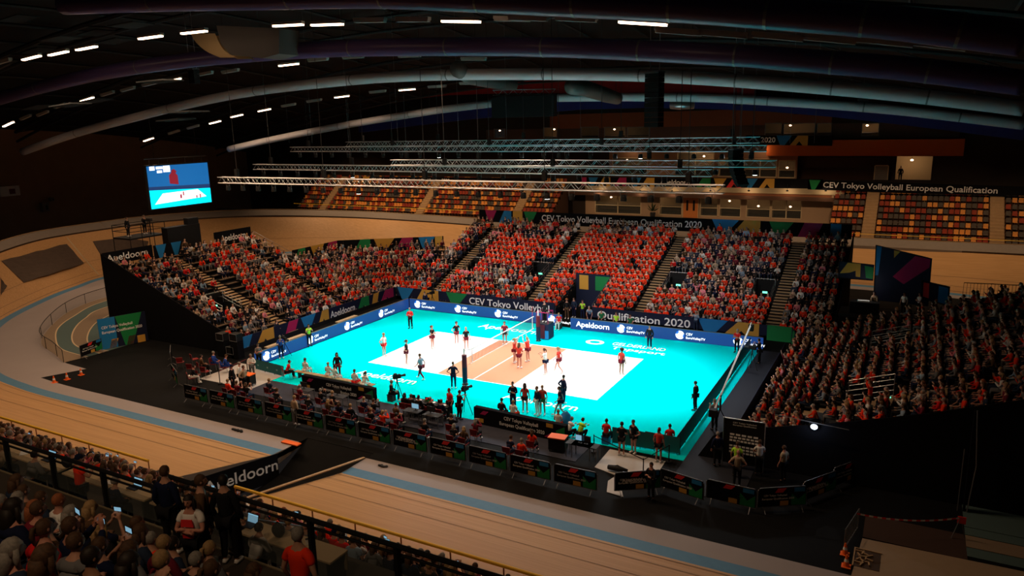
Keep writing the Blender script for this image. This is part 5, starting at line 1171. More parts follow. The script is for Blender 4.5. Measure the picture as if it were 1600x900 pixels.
OFFC = [
 (641.7, 513, -150, 'folded', 'red', 'black', 'grey', 'short', 'line judge in red and white top standing at the far left corner', True),
 (659, 592.5, 90, 'walk', 'light blue', 'maroon', 'brown', 'short', 'coach in pale shirt and dark red trousers walking along the near sideline', False),
 (709, 607, 20, 'hips', 'navy', 'navy', 'brown', 'short', 'second referee in navy vest and trousers beside the near net post', False),
 (529, 590, -150, 'stand', 'black', 'maroon', 'dark', 'long', 'woman in black top with dark red stripe trousers behind the left banner', True),
 (847.5, 498, -170, 'stand', 'black', 'black', 'dark', 'short', 'HOLD', True),
 (1014.7, 544, 180, 'stand', 'black', 'navy', 'dark', 'short', 'official in black tracksuit standing before the far right LED board', True),
 (1086, 641, 80, 'stand', 'black', 'black', 'dark', 'short', 'official in dark suit standing alone on the right side of the free zone', True),
 (1151, 551, 170, 'folded', 'red', 'black', 'grey', 'short', 'line judge in red shirt standing at the far right corner', False),
 (880, 630, -30, 'hips', 'navy', 'navy', 'dark', 'short', 'coach in navy tracksuit standing at the near right sideline', True),
 (802, 641, -160, 'folded', 'navy', 'navy', 'dark', 'short', 'coach in navy jacket with folded arms left behind the middle banner', True),
 (840, 649, 150, 'stand', 'navy', 'white', 'brown', 'short', 'assistant in navy jacket with a white towel behind the middle banner', True),
 (395, 592, -120, 'folded', 'white', 'grey', 'grey', 'short', 'grey haired man in white shirt standing at the left end of the LED board', True),
 (377, 606, -60, 'stand', 'white', 'black', 'grey', 'short', 'man in white shirt beside the belt barrier at the left corner', True),
 (365, 611, -70, 'stand', 'black', 'black', 'dark', 'cap', 'camera operator in black with cap at the left corner barrier', True),
 (383, 612, -80, 'hips', 'beige', 'black', 'brown', 'short', 'man in beige shirt leaning on the barrier at the left corner', True),
 (440, 560, -120, 'film', 'blue', 'navy', 'grey', 'short', 'photographer in blue jacket behind the left LED board', True),
 (406, 574, -110, 'folded', 'grey', 'black', 'dark', 'short', 'man in grey shirt with folded arms at the left end of the perimeter banner', False),
 (484, 541, -110, 'film', 'lime', 'black', 'dark', 'short', 'photographer in lime bib behind the left LED board', False),
 (704, 652, 160, 'stand', 'red', 'black', 'brown', 'short', 'person in red shirt standing at the right end of the scorers table', False),
 (718, 656, -20, 'film', 'black', 'black', 'dark', 'short', 'camera operator in black t-shirt behind the tripod camera', False),
 (910.5, 500, -170, 'film', 'lime', 'navy', 'brown', 'short', 'photographer in lime bib at the tunnel mouth', False),
 (922, 506, -170, 'bent', 'light blue', 'navy', 'grey', 'short', 'photographer in pale blue shirt right of the tunnel', False),
 (897, 496, 170, 'stand', 'denim', 'navy', 'dark', 'short', 'steward in denim shirt inside the tunnel mouth', True),
 (886, 498, -170, 'stand', 'black', 'brown', 'ginger', 'curly', 'plain stand-in for the mascot, with shaggy ginger hair, standing in the tunnel mouth', True),  # simple figure put in place of the costumed mascot
 (1087, 519, 175, 'film', 'light blue', 'denim', 'grey', 'short', 'photographer in pale blue behind the right part of the LED board', True),
 (668, 481, 180, 'bent', 'navy', 'black', 'dark', 'short', 'dark dressed camera operator behind the far left LED board', True),
 (1186, 568, 80, 'film', 'black', 'black', 'dark', 'short', 'camera operator in black beside the crane at the right end', True),
 (1116, 672, 40, 'film', 'grey', 'black', 'grey', 'short', 'crane operator in light grey shirt at the right corner', False),
 (1120, 728, 30, 'stand', 'navy', 'black', 'grey', 'short', 'grey haired man in dark suit left of the sponsor board', True),
 (463, 664, -10, 'stand', 'beige', 'grey', 'blond', 'short', 'person in beige jacket standing at the crowd barriers', True),
 (1017, 780, 160, 'folded', 'black', 'black', 'dark', 'short', 'security guard in black suit in front of the barriers', True),
 (1151, 760, 10, 'hips', 'beige', 'black', 'brown', 'bald', 'man in cream shirt bending behind the right barriers', False),
 (1150, 745, 0, 'stand', 'lime', 'black', 'brown', 'short', 'steward in lime vest before the sponsor board', False),
 (1185, 742, 20, 'folded', 'white', 'black', 'brown', 'short', 'person in white shirt with bag strap right of the sponsor board', False),
 (1223, 752, 60, 'stand', 'beige', 'black', 'brown', 'short', 'person in beige shirt standing alone in the dark right area', False)]
for px, py, rz, ps, top, bt, hr_, hk, lb, sl in OFFC:
    if lb == 'HOLD':
        person((.1, 6.5, 1.33), 180, 'stand', 'black', 'black', 'dark', 'short', 1, True, label='first referee in black standing on the umpire stand', face=True); continue
    cp(px, py, rz, ps, top, bt, hr_, hk, lb, 1, sl, False, 1.02, shoe='black' if bt == 'black' else 'white')
# seated and kneeling people with stools or chairs
CHM = {}
def chair_proto(col, nm, cat='chair'):
    root = empty(nm, (0, 0, 0)); MB().bb(-.23, .23, -.2, .24, .42, .46).build('seat', col, root, bev=.01); MB().box((0, -.24, .68), (.44, .04, .36), mat3=Matrix.Rotation(.12, 3, 'X')).build('backrest', col, root)
    for sx in (-1, 1):
        for a, b_ in (((sx*.21, .20, .43), (sx*.22, .24, 0)), ((sx*.21, -.24, .84), (sx*.22, -.26, 0))): MB().tube([a, b_], .014, 5).build('leg', 'steel', root)
    return root
REDCH = chair_proto(mm('chair_red', (.22, .012, .012), .6), 'folding_chair'); REDCH.location = (0, 0, 0); used_ch = [False]
def chair(x, y, z, rz, lb, gp, proto=None, flag=None):
    proto = proto or REDCH; flag = flag if flag is not None else used_ch
    c = proto if not flag[0] else copy_tree(proto); flag[0] = True
    c.location = (x, y, z); c.rotation_euler = (0, 0, math.radians(rz)); tag(c, lb, 'chair', gp); return c
def stool(x, y, col, lb):
    root = empty('box_stool', (x, y, .02)); MB().bb(-.2, .2, -.2, .2, 0, .40).build('stool_body', col, root, bev=.02); MB().bb(-.21, .21, -.21, .21, .40, .44).build('cushion', 'navy', root); tag(root, lb, 'stool')
SE = [(448.7, 592, -30, 'lean', 'red', 'black', 'dark', 'short', 'ball retriever in red shirt sitting at the near left of the free zone', 'chair'),
 (873.7, 513, -175, 'seated', 'red', 'white', 'blond', 'short', 'ball retriever in red shirt sitting right of the umpire stand', 'stool'),
 (947, 692, 0, 'seated', 'red', 'black', 'dark', 'short', 'ball retriever in red shirt on a blue box stool at the near right', 'stool'),
 (1046, 701, 20, 'seated', 'red', 'black', 'dark', 'short', 'ball retriever in red shirt sitting beside the end screen', 'stool'),
 (478, 589, 0, 'seated', 'white', 'white', 'brown', 'short', 'substitute in white at the left end of the left team bench', 'bench'),
 (514, 596, 10, 'seated', 'white', 'white', 'blond', 'short', 'blonde substitute in white second on the left team bench', 'bench'),
 (524, 600, -10, 'seated', 'white', 'white', 'dark', 'short', 'dark haired substitute in white third on the left team bench', 'bench'),
 (555, 608, 5, 'seated', 'white', 'red', 'brown', 'short', 'substitute in white and red fourth on the left team bench', 'bench'),
 (569, 612, 0, 'lean', 'white', 'white', 'dark', 'pony', 'substitute in white at the right end of the left team bench', 'bench'),
 (784, 657, 0, 'seated', 'black', 'black', 'dark', 'short', 'substitute in dark top at the left end of the middle team bench', 'bench'),
 (802, 660, 0, 'seated', 'white', 'orange', 'blond', 'short', 'blonde substitute in white behind the middle banner', 'bench'),
 (872, 676, 0, 'seated', 'white', 'orange', 'blond', 'short', 'substitute in white at the right end of the middle banner', 'bench'),
 (612, 626, -60, 'seated', 'black', 'black', 'grey', 'short', 'seated camera operator in black with a large camera at the near sideline', 'stool'),
 (906.7, 686, -20, 'crouch', 'lime', 'black', 'brown', 'short', 'photographer in lime bib crouching right of the middle banner', None),
 (889, 684, -30, 'crouch', 'white', 'black', 'grey', 'short', 'photographer in white crouching beside the blue bag at the banner end', None),
 (633, 648, 0, 'seated', 'black', 'black', 'dark', 'long', 'scorer in black with long dark hair at the left of the scorers table', 'chair'),
 (643, 650, 0, 'seated', 'black', 'black', 'brown', 'short', 'scorer in black second from left at the scorers table', 'chair'),
 (655, 652, 5, 'seated', 'black', 'black', 'dark', 'pony', 'scorer in black third from left at the scorers table', 'chair'),
 (673, 655, 0, 'seated', 'black', 'black', 'grey', 'short', 'scorer in black with grey hair at the middle of the scorers table', 'chair'),
 (690, 659, 0, 'seated', 'navy', 'black', 'brown', 'short', 'scorer in navy at the right of the scorers table', 'chair'),
 (316, 583, -20, 'seated', 'brown', 'black', 'dark', 'short', 'technician in brown sitting among equipment at the left corner', 'chair'),
 (335, 577, -60, 'seated', 'blue', 'blue', 'grey', 'short', 'steward in bright blue jacket sitting at the left corner, left one', 'chair'),
 (350, 582, -40, 'lean', 'blue', 'blue', 'brown', 'cap', 'steward in bright blue jacket and cap sitting at the left corner, right one', 'chair'),
 (300, 600, -30, 'lean', 'black', 'white', 'dark', 'short', 'person in black leaning forward near the left barrier corner', 'chair'),
 (940, 508, 180, 'seated', 'green', 'black', 'dark', 'short', 'photographer in green bib sitting behind the LED board right of the tunnel', 'stool'),
 (963, 512, 180, 'seated', 'lime', 'black', 'brown', 'short', 'photographer in lime bib under the letter l of the banner', 'stool'),
 (985, 516, 180, 'seated', 'green', 'black', 'brown', 'short', 'photographer in green bib under the letter f of the banner', 'stool')]
rs2 = random.Random(3)
for px, py, rz, ps, top, bt, hr_, hk, lb, seat in SE:
    p = gz(px, py, .02); person((p.x, p.y, .02), rz, ps, top, bt, hr_, hk, 1, top in ('black', 'blue', 'navy', 'brown'), False, 1.0, lb, 'person', None, True)
    if seat == 'chair': chair(p.x, p.y, .02, rz, 'red folding chair occupied by the ' + ' '.join(lb.split()[:9]), 'red folding chairs')
    elif seat == 'stool': stool(p.x, p.y, 'blue' if px > 930 and py > 600 else 'charcoal', 'box stool under the ' + ' '.join(lb.split()[:9]))
def bench(x0, x1, y, lb):
    root = empty('team_bench', ((x0+x1)/2, y, .02)); h = (x1-x0)/2; MB().bb(-h, h, -.18, .18, .40, .45).build('seat_board', 'tan_wood', root)
    for s in (-.9, 0, .9): MB().bb(h*s-.03, h*s+.03, -.16, .16, 0, .40).build('leg', 'charcoal', root)
    tag(root, lb, 'bench')
a = gz(478, 589); b_ = gz(569, 612); bench(a.x-.6, b_.x+.6, (a.y+b_.y)/2, 'low team bench behind the left free standing banner')
a = gz(784, 657); b_ = gz(872, 676); bench(a.x-.6, b_.x+.6, (a.y+b_.y)/2, 'low team bench behind the middle free standing banner')
for (x, y) in ((420, 530), (460, 530), (560, 500)): pass
for pts, lb in (([(531, 503), (556, 494)], 'pale bench between LED board and banner near the far left corner'), ([(450, 534), (478, 524)], 'pale bench behind the left LED board near the photographers'), ([(425, 543), (437, 538)], 'short pale bench behind the left LED board')):
    a = gz(pts[0][0], pts[0][1], .4); b_ = gz(pts[1][0], pts[1][1], .4); root = empty('low_bench', (-17.9, (a.y+b_.y)/2, 0)); hl = abs(b_.y-a.y)/2+.2; MB().bb(-.2, .2, -hl, hl, .38, .43).build('seat_board', 'cream', root)
    for s in (-1, 1): MB().bb(-.15, .15, s*hl*.8-.03, s*hl*.8+.03, 0, .38).build('leg', 'charcoal', root)
    tag(root, lb, 'bench')
# free standing banners at the near side, end screen
def fb(p0, p1, h, lb, tx): 
    a = gz(*p0); b_ = gz(*p1); L = ((b_-a).length)
    return board('free_banner', (a.x, a.y), (b_.x, b_.y), .02, h, ['black_cloth'], dS(L*.08, h-.1, L*.0+.5, MG, .4)[:0]+[([(L*.07, h*.62), (L*.13, h*.62), (L*.17, h*.85), (L*.11, h*.85)], MG), ([(L*.06, .12), (L*.11, .12), (L*.11, .36), (L*.06, .36)], G), ([(L*.80, h*.70), (L*.87, h*.70), (L*.87, h*.93), (L*.80, h*.93)], G), ([(L*.84, .1), (L*.90, .30), (L*.84, .36), (L*.78, .12)], MG), ([(L*.92, .05), (L*.99, .05), (L*.99, h*.9), (L*.90, h*.6)], GR)], tx, label=lb, thick=.3)
fb((473, 608), (585, 631), .98, 'black banner wall lettered CEV Tokyo Volleyball European Qualification 2020 before the left bench', [('CEV Tokyo Volleyball', 2.15, .56, 2.1, .20), ('European Qualification 2020', 1.75, .22, 2.9, .20)])
fb((741, 661), (884, 693), 1.0, 'black banner wall lettered CEV Tokyo Volleyball European Qualification 2020 before the middle bench', [('CEV Tokyo Volleyball', 2.05, .58, 2.2, .21), ('European Qualification 2020', 1.75, .24, 2.9, .21)])
def mesh_screen(p0, p1, h, n, lb):
    a = Vector((*p0, .02)); b_ = Vector((*p1, .02)); root = empty('court_screen', a); L = (b_-a).length; ax = (b_-a).normalized()
    MB().poly([V(0, 0, .08), ax*L+V(0, 0, .08), ax*L+V(0, 0, h), V(0, 0, h)], ax.cross(V(0, 0, 1))*.02).build('screen_cloth', 'teal_screen', root)
    MB().tube([V(0, 0, h), ax*L+V(0, 0, h)], .02, 5).build('top_tube', 'black', root)
    for i in range(n+1): MB().tube([ax*(L*i/n), ax*(L*i/n)+V(0, 0, h)], .02, 5).build('upright', 'black', root)
    mb = MB()
    for i in range(n): c = ax*(L*(i+.5)/n)+V(0, 0, h*.5)-ax.cross(V(0, 0, 1))*.01; mb.box(tuple(c), (.5 if abs(ax.x) > .5 else .03, .03 if abs(ax.x) > .5 else .5, .10))
    mb.build('printed_marks', mm('mark_pale', (.25, .42, .42), .8), root); tag(root, lb, 'screen')
mesh_screen((13.9, -9.9), (15.75, -9.9), .95, 1, 'short dark teal screen standing at the near right corner')
a = gz(957, 694); b_ = gz(1022, 705); mesh_screen((a.x, a.y), (b_.x, b_.y), .95, 3, 'dark teal screen behind the players on the pale mat')
mesh_screen((15.6, -9.9), (15.5, 9.6), 1.0, 12, 'long dark teal screen along the right end of the free zone')
a = gz(400, 578); b_ = gz(444, 590); mesh_screen((a.x, a.y), (b_.x, b_.y), .8, 3, 'dark teal screen at the near left corner of the free zone')
# scorers table
a = gz(640, 640); b_ = gz(702, 655); root = empty('scorers_table', ((a.x+b_.x)/2, (a.y+b_.y)/2, .02)); hl = (b_.x-a.x)/2
MB().bb(-hl, hl, -.3, .3, .72, .76).build('table_top', 'charcoal', root); MB().bb(-hl, hl, .27, .30, .05, .72).build('front_cloth', 'black_cloth', root)
for s in (-1, 1): MB().bb(s*hl*.95-.03, s*hl*.95+.03, -.28, .28, 0, .72).build('leg', 'black', root)
tag(root, 'long black scorers table at the near sideline', 'table'); tb = root.location
for i, f_ in enumerate((-.8, -.45, -.1, .2, .5, .8)):
    if i % 2 == 0:
        root = empty('laptop', (tb.x+hl*f_, tb.y, .785)); MB().bb(-.17, .17, -.12, .12, 0, .02).build('keyboard', 'charcoal', root); MB().box((0, .12, .12), (.34, .015, .22)).build('lid', 'black', root); tag(root, 'open black laptop on the scorers table, %s from left' % onth(i//2+1), 'laptop', 'laptops on the scorers table')
    else:
        o = MB().box((0, 0, 0), (.32, .24, .02), rz=.2*i).build('paper_sheets', 'white'); o.location = (tb.x+hl*f_, tb.y, .80); tag(o, 'white papers on the scorers table, %s from left' % onth(i//2+1), 'paper', 'papers on the scorers table')
a = gz(655, 636, .78); o = empty('flower_arrangement', (a.x, tb.y+.1, .79)); mb = MB()
for k in range(12): mb.ell((.22*math.cos(k*2.1), .1*math.sin(k*3), .10+.03*(k % 3)), (.06, .06, .05), 6, 4)
mb.build('red_flowers', 'red', o); MB().bb(-.25, .25, -.09, .09, 0, .06).build('flower_box', 'green', o); tag(o, 'low box of red flowers on the scorers table', 'flowers')
# cameras on tripods
def tripod_cam(px, py, rz, lb, h=1.35):
    p = gz(px, py); root = empty('broadcast_camera', (p.x, p.y, .02), math.radians(rz))
    for k in range(3): a_ = 2*PI*k/3+.5; MB().tube([(0, 0, h-.25), (.42*math.cos(a_), .42*math.sin(a_), 0)], .022, 5).build('tripod_leg', 'black', root)
    MB().tube([(0, 0, h-.3), (0, 0, h-.05)], .05, 8).build('tripod_head', 'charcoal', root); b2 = MB().bb(-.1, .1, -.25, .25, h-.05, h+.2).build('camera_body', 'black', root, bev=.015)
    MB().tube([(0, .25, h+.07), (0, .45, h+.07), (0, .58, h+.07)], [.07, .08, .10], 10).build('lens', 'charcoal', b2); MB().bb(-.06, .1, -.2, -.02, h+.2, h+.3).build('viewfinder', 'charcoal', b2); tag(root, lb, 'camera')
tripod_cam(622, 622, -30, 'broadcast camera on tripod before the seated operator at the near sideline'); tripod_cam(728, 648, -10, 'broadcast camera on tripod right of the scorers table', 1.55)
tripod_cam(447, 557, -110, 'photo camera on tripod behind the left LED board', 1.3); tripod_cam(1174, 578, 80, 'large broadcast camera near the right end screen', 1.5)
tripod_cam(676, 478, 160, 'camera on tripod behind the far left LED board corner', 1.2)
# camera crane at the right end
base = gz(1124, 668, 0); root = empty('camera_crane', (base.x, base.y, .02)); tipw = gx(1174, 506, 16.9); mb = MB()
top = V(0, 0, 1.9); tip = tipw-Vector(root.location); dn = (tip-top); back = top-dn.normalized()*1.6
for k in range(3): a_ = 2*PI*k/3; MB().tube([(0, 0, 1.1), (.6*math.cos(a_), .6*math.sin(a_), 0)], .03, 5).build('tripod_leg', 'black', root)
MB().tube([(0, 0, 1.0), (0, 0, 1.9)], .06, 8).build('column', 'charcoal', root)
for o_ in (V(0, 0, .08), V(0, 0, -.08)): MB().tube([back+o_, tip+o_], .028, 6).build('arm_tube', 'white', root)
MB().bb(-.2, .2, -.2, .2, -.2, .2).build('counterweight', 'black', root).location = back
h_ = MB().box((0, 0, -.25), (.3, .3, .4)).build('camera_head', 'black', root); h_.location = tip
tag(root, 'white camera crane arm reaching over the right end of the court', 'camera crane')
# crowd control barriers with printed covers
def barrier_proto():
    root = empty('crowd_barrier', (0, 0, 0)); L = 2.2
    fr = MB(); fr.tube([(.0, 0, .2), (0, 0, 1.0), (.1, 0, 1.1), (L-.1, 0, 1.1), (L, 0, 1.0), (L, 0, .2)], .02, 6); fr.tube([(0, 0, .2), (L, 0, .2)], .02, 6); fr.build('frame', 'dull_steel', root)
    MB().bb(.03, L-.03, -.03, .03, .22, 1.08).build('cover', 'black_cloth', root)
    mb = MB(); mb.slot(0).poly([(.75, -.034, .86), (1.1, -.034, .86), (1.28, -.034, 1.06), (.88, -.034, 1.06)], (0, -.004, 0)); mb.slot(1).poly([(1.0, -.034, .24), (1.38, -.034, .24), (1.38, -.034, .46), (1.0, -.034, .46)], (0, -.004, 0))
    mb.slot(2).poly([(1.5, -.034, .24), (2.15, -.034, .24), (2.15, -.034, .80), (1.82, -.034, .50), (1.5, -.034, .80)], (0, -.004, 0)); mb.slot(3).poly([(1.62, -.034, .86), (2.1, -.034, .86), (2.1, -.034, 1.06), (1.62, -.034, 1.06)], (0, -.004, 0))
    mb.build('printed_design', ['red', 'gold', 'green', 'blue'], root)
    for x in (.25, L-.25): MB().tube([(x, -.3, 0), (x, -.02, .22), (x, .02, .22), (x, .3, 0)], .018, 5).build('foot', 'dull_steel', root)
    return root
BP = barrier_proto(); bfirst = [True]
# prepare three kinds of lettering once
def let_mesh(lines):
    mb = MB()
    for s, u, v, w, h in lines: bits, fs, _w = text_bits(s, w, h); mb.add([(u+x, -.042, v+y) for x, y in bits], fs)
    return mb.mesh('lettering', 'letter')
LA = let_mesh([('Apeldoorn', .35, .62, 1.1, .16)]); LC = let_mesh([('CEV Tokyo Volleyball', .25, .70, 1.05, .09), ('European Qualification 2020', .18, .54, 1.45, .09)])
def barrier(a, b_, kind, lb):
    c = BP if bfirst[0] else copy_tree(BP); bfirst[0] = False; a = Vector(a); b_ = Vector(b_); d = b_-a
    c.location = (a.x, a.y, .0); c.rotation_euler = (0, 0, math.atan2(d.y, d.x)); tag(c, lb, 'barrier', 'crowd barriers with printed covers')
    if kind: o = D.objects.new('lettering', LA if kind == 'A' else LC); COL.objects.link(o); o.parent = c
xs = -14.9; i = 0; kinds = ['C', '', 'C', 'C', '', 'C', '', 'A', '', 'C', '', 'C']
while xs < 12.0:
    barrier((xs, -15.6), (xs+2.2, -15.6), kinds[i % 12], 'crowd barrier %s of the near row, %s from its left end' % ({'A': 'lettered Apeldoorn', 'C': 'lettered CEV Tokyo Volleyball', '': 'with plain printed cover'}[kinds[i % 12]], ORDL[i].replace('front', 'first'))); xs += 2.38; i += 1
pts = [((960, 773), (1028, 768), 'A', 'lettered Apeldoorn standing skewed at the gap by the mat flap'), ((1031, 765), (1100, 788), '', 'with plain cover right of the skewed barrier'), ((1103, 783), (1180, 801), 'C', 'lettered CEV Tokyo Volleyball below the sponsor board'), ((1183, 799), (1250, 795), '', 'with plain cover at the lower right bend'), ((1253, 789), (1298, 772), 'A', 'lettered Apeldoorn in the right slanted row'), ((1300, 766), (1347, 748), '', 'with plain cover at the right end of the slanted row')]
for p0, p1, kd, lb in pts: a = gz(*p0); b_ = gz(*p1); barrier(a, a+(b_-a).normalized()*2.2, kd, 'crowd barrier '+lb)
a = gz(292, 618); 
for k, (p0, p1) in enumerate((((269, 560), (268, 590)), ((270, 592), (288, 618)))):
    a = gz(*p0); b_ = gz(*p1); barrier(a, a+(b_-a).normalized()*2.2, '', 'crowd barrier at the left corner turning away from the near row, %s one' % ('rear', 'front')[k])
a = gz(127, 562); b_ = gz(160, 549); barrier(a, a+(b_-a).normalized()*2.2, '', 'crowd barrier beside the fence banner at the left end of the black floor')
# spectators and press along the barriers, seated on red chairs, seen from behind
rq = random.Random(8); x = -12.4; k = 0
tops = ['orange', 'black', 'maroon', 'grey', 'black', 'brown', 'black', 'navy', 'black', 'black', 'black', 'denim', 'brown', 'black', 'navy']
while x < 9.8:
    for r_i, yy in enumerate((-14.3, -13.1)):
        if rq.random() < (.62 if r_i == 0 else .45):
            t = tops[(k*2+r_i*5) % 15]; hr_ = rq.choice(['brown', 'dark', 'grey', 'blond']); hk = rq.choice(['short', 'short', 'long', 'pony'])
            if x > 6: t = rq.choice(['orange', 'black', 'orange', 'navy'])
            person((x, yy, .02), rq.uniform(-12, 12), rq.choice(['seated', 'lean', 'seated', 'phone']), t, rq.choice(['black', 'denim']), hr_, hk, 0, rq.random() < .5, label='%s %s-haired guest in %s %s the near barriers, %s from left' % (hr_, {'short': 'short', 'long': 'long', 'pony': 'tied'}[hk], t, ('right behind', 'one row behind')[r_i], onth(k+1)), group='guests behind the near barriers', name='guest')
            chair(x, yy, .01, 0, 'red folding chair %s the near barriers, %s from left' % (('right behind', 'one row behind')[r_i], onth(k+1)), 'red folding chairs')
    x += .72+rq.random()*.25; k += 1
for i, (px, py, rz) in enumerate(((300, 585, 20), (283, 575, 40), (305, 570, -20), (322, 590, 10), (308, 596, 30))): p = gz(px, py); chair(p.x, p.y, .01, rz, 'empty red chair at the left corner, %s from the left' % ORD[i].replace('front', 'first'), 'red folding chairs')
# low tables with monitors along the press row
for i, (px, py) in enumerate(((520, 640), (560, 655), (632, 672), (655, 678), (470, 628), (900, 720), (915, 716))):
    p = gz(px, py); root = empty('work_table', (p.x, -12.3, .02)); MB().bb(-.7, .7, -.3, .3, .72, .75).build('table_top', 'charcoal', root)
    for sx in (-1, 1):
        for sy in (-1, 1): MB().bb(sx*.66-.02, sx*.66+.02, sy*.26-.02, sy*.26+.02, 0, .72).build('leg', 'dull_steel', root)
    tag(root, 'dark work table in the press row, %s from the left' % ORD[(0, 2, 3, 4, 1, 5, 6)[i]].replace('front', 'first').replace('second', 'next') , 'table', 'press tables')
    m_ = empty('computer_monitor', (p.x, -12.25, .77)); MB().bb(-.26, .26, -.02, .02, .12, .44).build('casing', 'black', m_); MB().bb(-.24, .24, -.026, -.021, .14, .42).build('display', 'phone_glow' if i in (2, 5) else 'charcoal', m_); MB().bb(-.02, .02, -.02, .02, 0, .14).bb(-.1, .1, -.07, .07, 0, .015).build('foot', 'black', m_)
    tag(m_, '%s monitor on the %s press row table from the left' % ('lit' if i in (2, 5) else 'dark', onth((0, 2, 3, 4, 1, 5, 6)[i]+1)), 'monitor', 'press row monitors')
# orange topped cases
for px, py, lb in ((872, 704, 'black trolley case with orange top near the middle banner end'), (388, 602, 'black case with orange top at the left corner mat')):
    p = gz(px, py); root = empty('trolley_case', (p.x, p.y, .02), .1); MB().bb(-.45, .45, -.3, .3, .1, .75).build('case_body', 'black', root, bev=.02); MB().bb(-.47, .47, -.32, .32, .75, .80).build('lid', 'orange_p', root)
    for sx in (-1, 1):
        for sy in (-1, 1): MB().tube([(sx*.38-.02, sy*.25, .05), (sx*.38+.02, sy*.25, .05)], .05, 8).build('wheel', 'charcoal', root)
    tag(root, lb, 'case')
p = gz(884, 672); root = empty('equipment_bag', (p.x, p.y, .02), .4); MB().ell((0, 0, .55), (.35, .28, .55), 10, 8).build('bag_body', 'blue', root, True); MB().tube([(-.12, 0, 1.08), (0, 0, 1.16), (.12, 0, 1.08)], .02, 5).build('handle', 'black', root); tag(root, 'large upright blue equipment bag at the right end of the middle banner', 'bag')
# belt barrier posts
for i, ps_ in enumerate((((1045, 722), (1005, 745)), ((1005, 745), (928, 706)), ((387, 580), (344, 600)))):
    a = gz(*ps_[0]); b_ = gz(*ps_[1]); root = empty('belt_barrier', (a.x, a.y, .02)); d = b_-a
    for q_ in (V(0, 0, 0), d): MB().tube([q_, q_+V(0, 0, .95)], .03, 8).tube([q_, q_+V(0, 0, .03)], .16, 12).build('post', 'black', root)
    MB().poly([V(0, 0, .86), d+V(0, 0, .86), d+V(0, 0, .91), V(0, 0, .91)], (0, .005, 0)).build('belt', 'black' if i < 2 else 'maroon_c' if 'maroon_c' in MT else mm('maroon_c', (.2, .03, .03)), root)
    tag(root, ['black belt barrier at the right edge of the pale mat', 'black belt barrier along the front of the pale mat', 'dark red belt barrier at the left corner'][i], 'barrier')
# sponsor board at the right, spot lamp, drape, far stage
a = gz(1128, 728); b_ = gz(1193, 727); root = board('sponsor_board', (a.x, a.y), (a.x+1.95, a.y+.1), .25, 2.55, ['black'], (), [('CEV Tokyo Volleyball', .45, 2.12, 1.1, .07), ('European Qualification', .45, 2.0, 1.1, .07)], label='black framed board of white sponsor name plates at the right')
mb = MB()
for r_i, n in ((0, 5), (1, 7), (2, 8), (3, 7), (4, 7), (5, 7)):
    for k in range(n): u = .3+(1.4/n)*(k+.1); v = 1.50-.16*r_i-(.12 if r_i > 2 else 0); mb.poly([(u, -.01, v), (u+1.4/n*.75, -.01, v), (u+1.4/n*.75, -.01, v+.09), (u, -.01, v+.09)], (0, -.01, 0))
mb.build('name_plates', 'white', root); mb = MB(); mb.tube([(0, 0, -.25), (0, 0, 2.35), (1.95, .1, 2.35), (1.95, .1, -.25)], .03, 6); mb.build('frame', 'steel', root)
p = gy(1272, 667, -9.75); root = empty('spot_lamp', p); MB().ell((0, 0, 0), (.16, .08, .13), 10, 6).build('lens', 'spot_glow', root); MB().tube([(0, .12, 0), (0, .0, 0)], .17, 10).build('housing', 'black', root); MB().tube([(-1.8, .05, .3), (1.5, .05, .1)], .02, 5).build('mounting_bar', 'dull_steel', root)
point('beam', (0, -.3, .0), 16, (.6, .75, 1.0), .1, parent=root); tag(root, 'small bright white lamp on the black drape of the right grandstand', 'lamp')
p = gz(1290, 742); o = chair(p.x, p.y, .01, 60, 'red chair among equipment behind the right slanted barriers', 'red folding chairs')
# dark curtain wall with pole at far right, flight of steps
a = gz(1506, 800); root = empty('curtain_wall', (a.x, a.y, 0)); MB().bb(-.04, .04, 0, .3, 0, 4.6).build('curtain', 'black_cloth', root); MB().tube([(.1, 0, 0), (.25, 0, 2.2), (.05, 0, 4.7)], .03, 6).build('pole', 'dull_steel', root); MB().tube([(-.25, 0, 0), (-.25, 0, 2.9)], .02, 5).build('second_pole', 'dull_steel', root); tag(root, 'dark curtain wall with metal edge poles beside the running lanes', 'curtain')
a = gz(1565, 800); root = empty('portable_steps', (a.x, a.y, 0)); 
for k in range(5): MB().bb(0, 1.3, k*.28, k*.28+.28, (k+1)*.24-.04, (k+1)*.24).build('tread', 'dull_steel', root)
for sx in (0, 1.3): MB().tube([(sx, 0, 0), (sx, 0, 1.0), (sx, 1.4, 2.2), (sx, 1.4, 0)], .02, 5).build('side_frame', 'dull_steel', root)
tag(root, 'grey portable steel steps at the far right edge', 'steps')
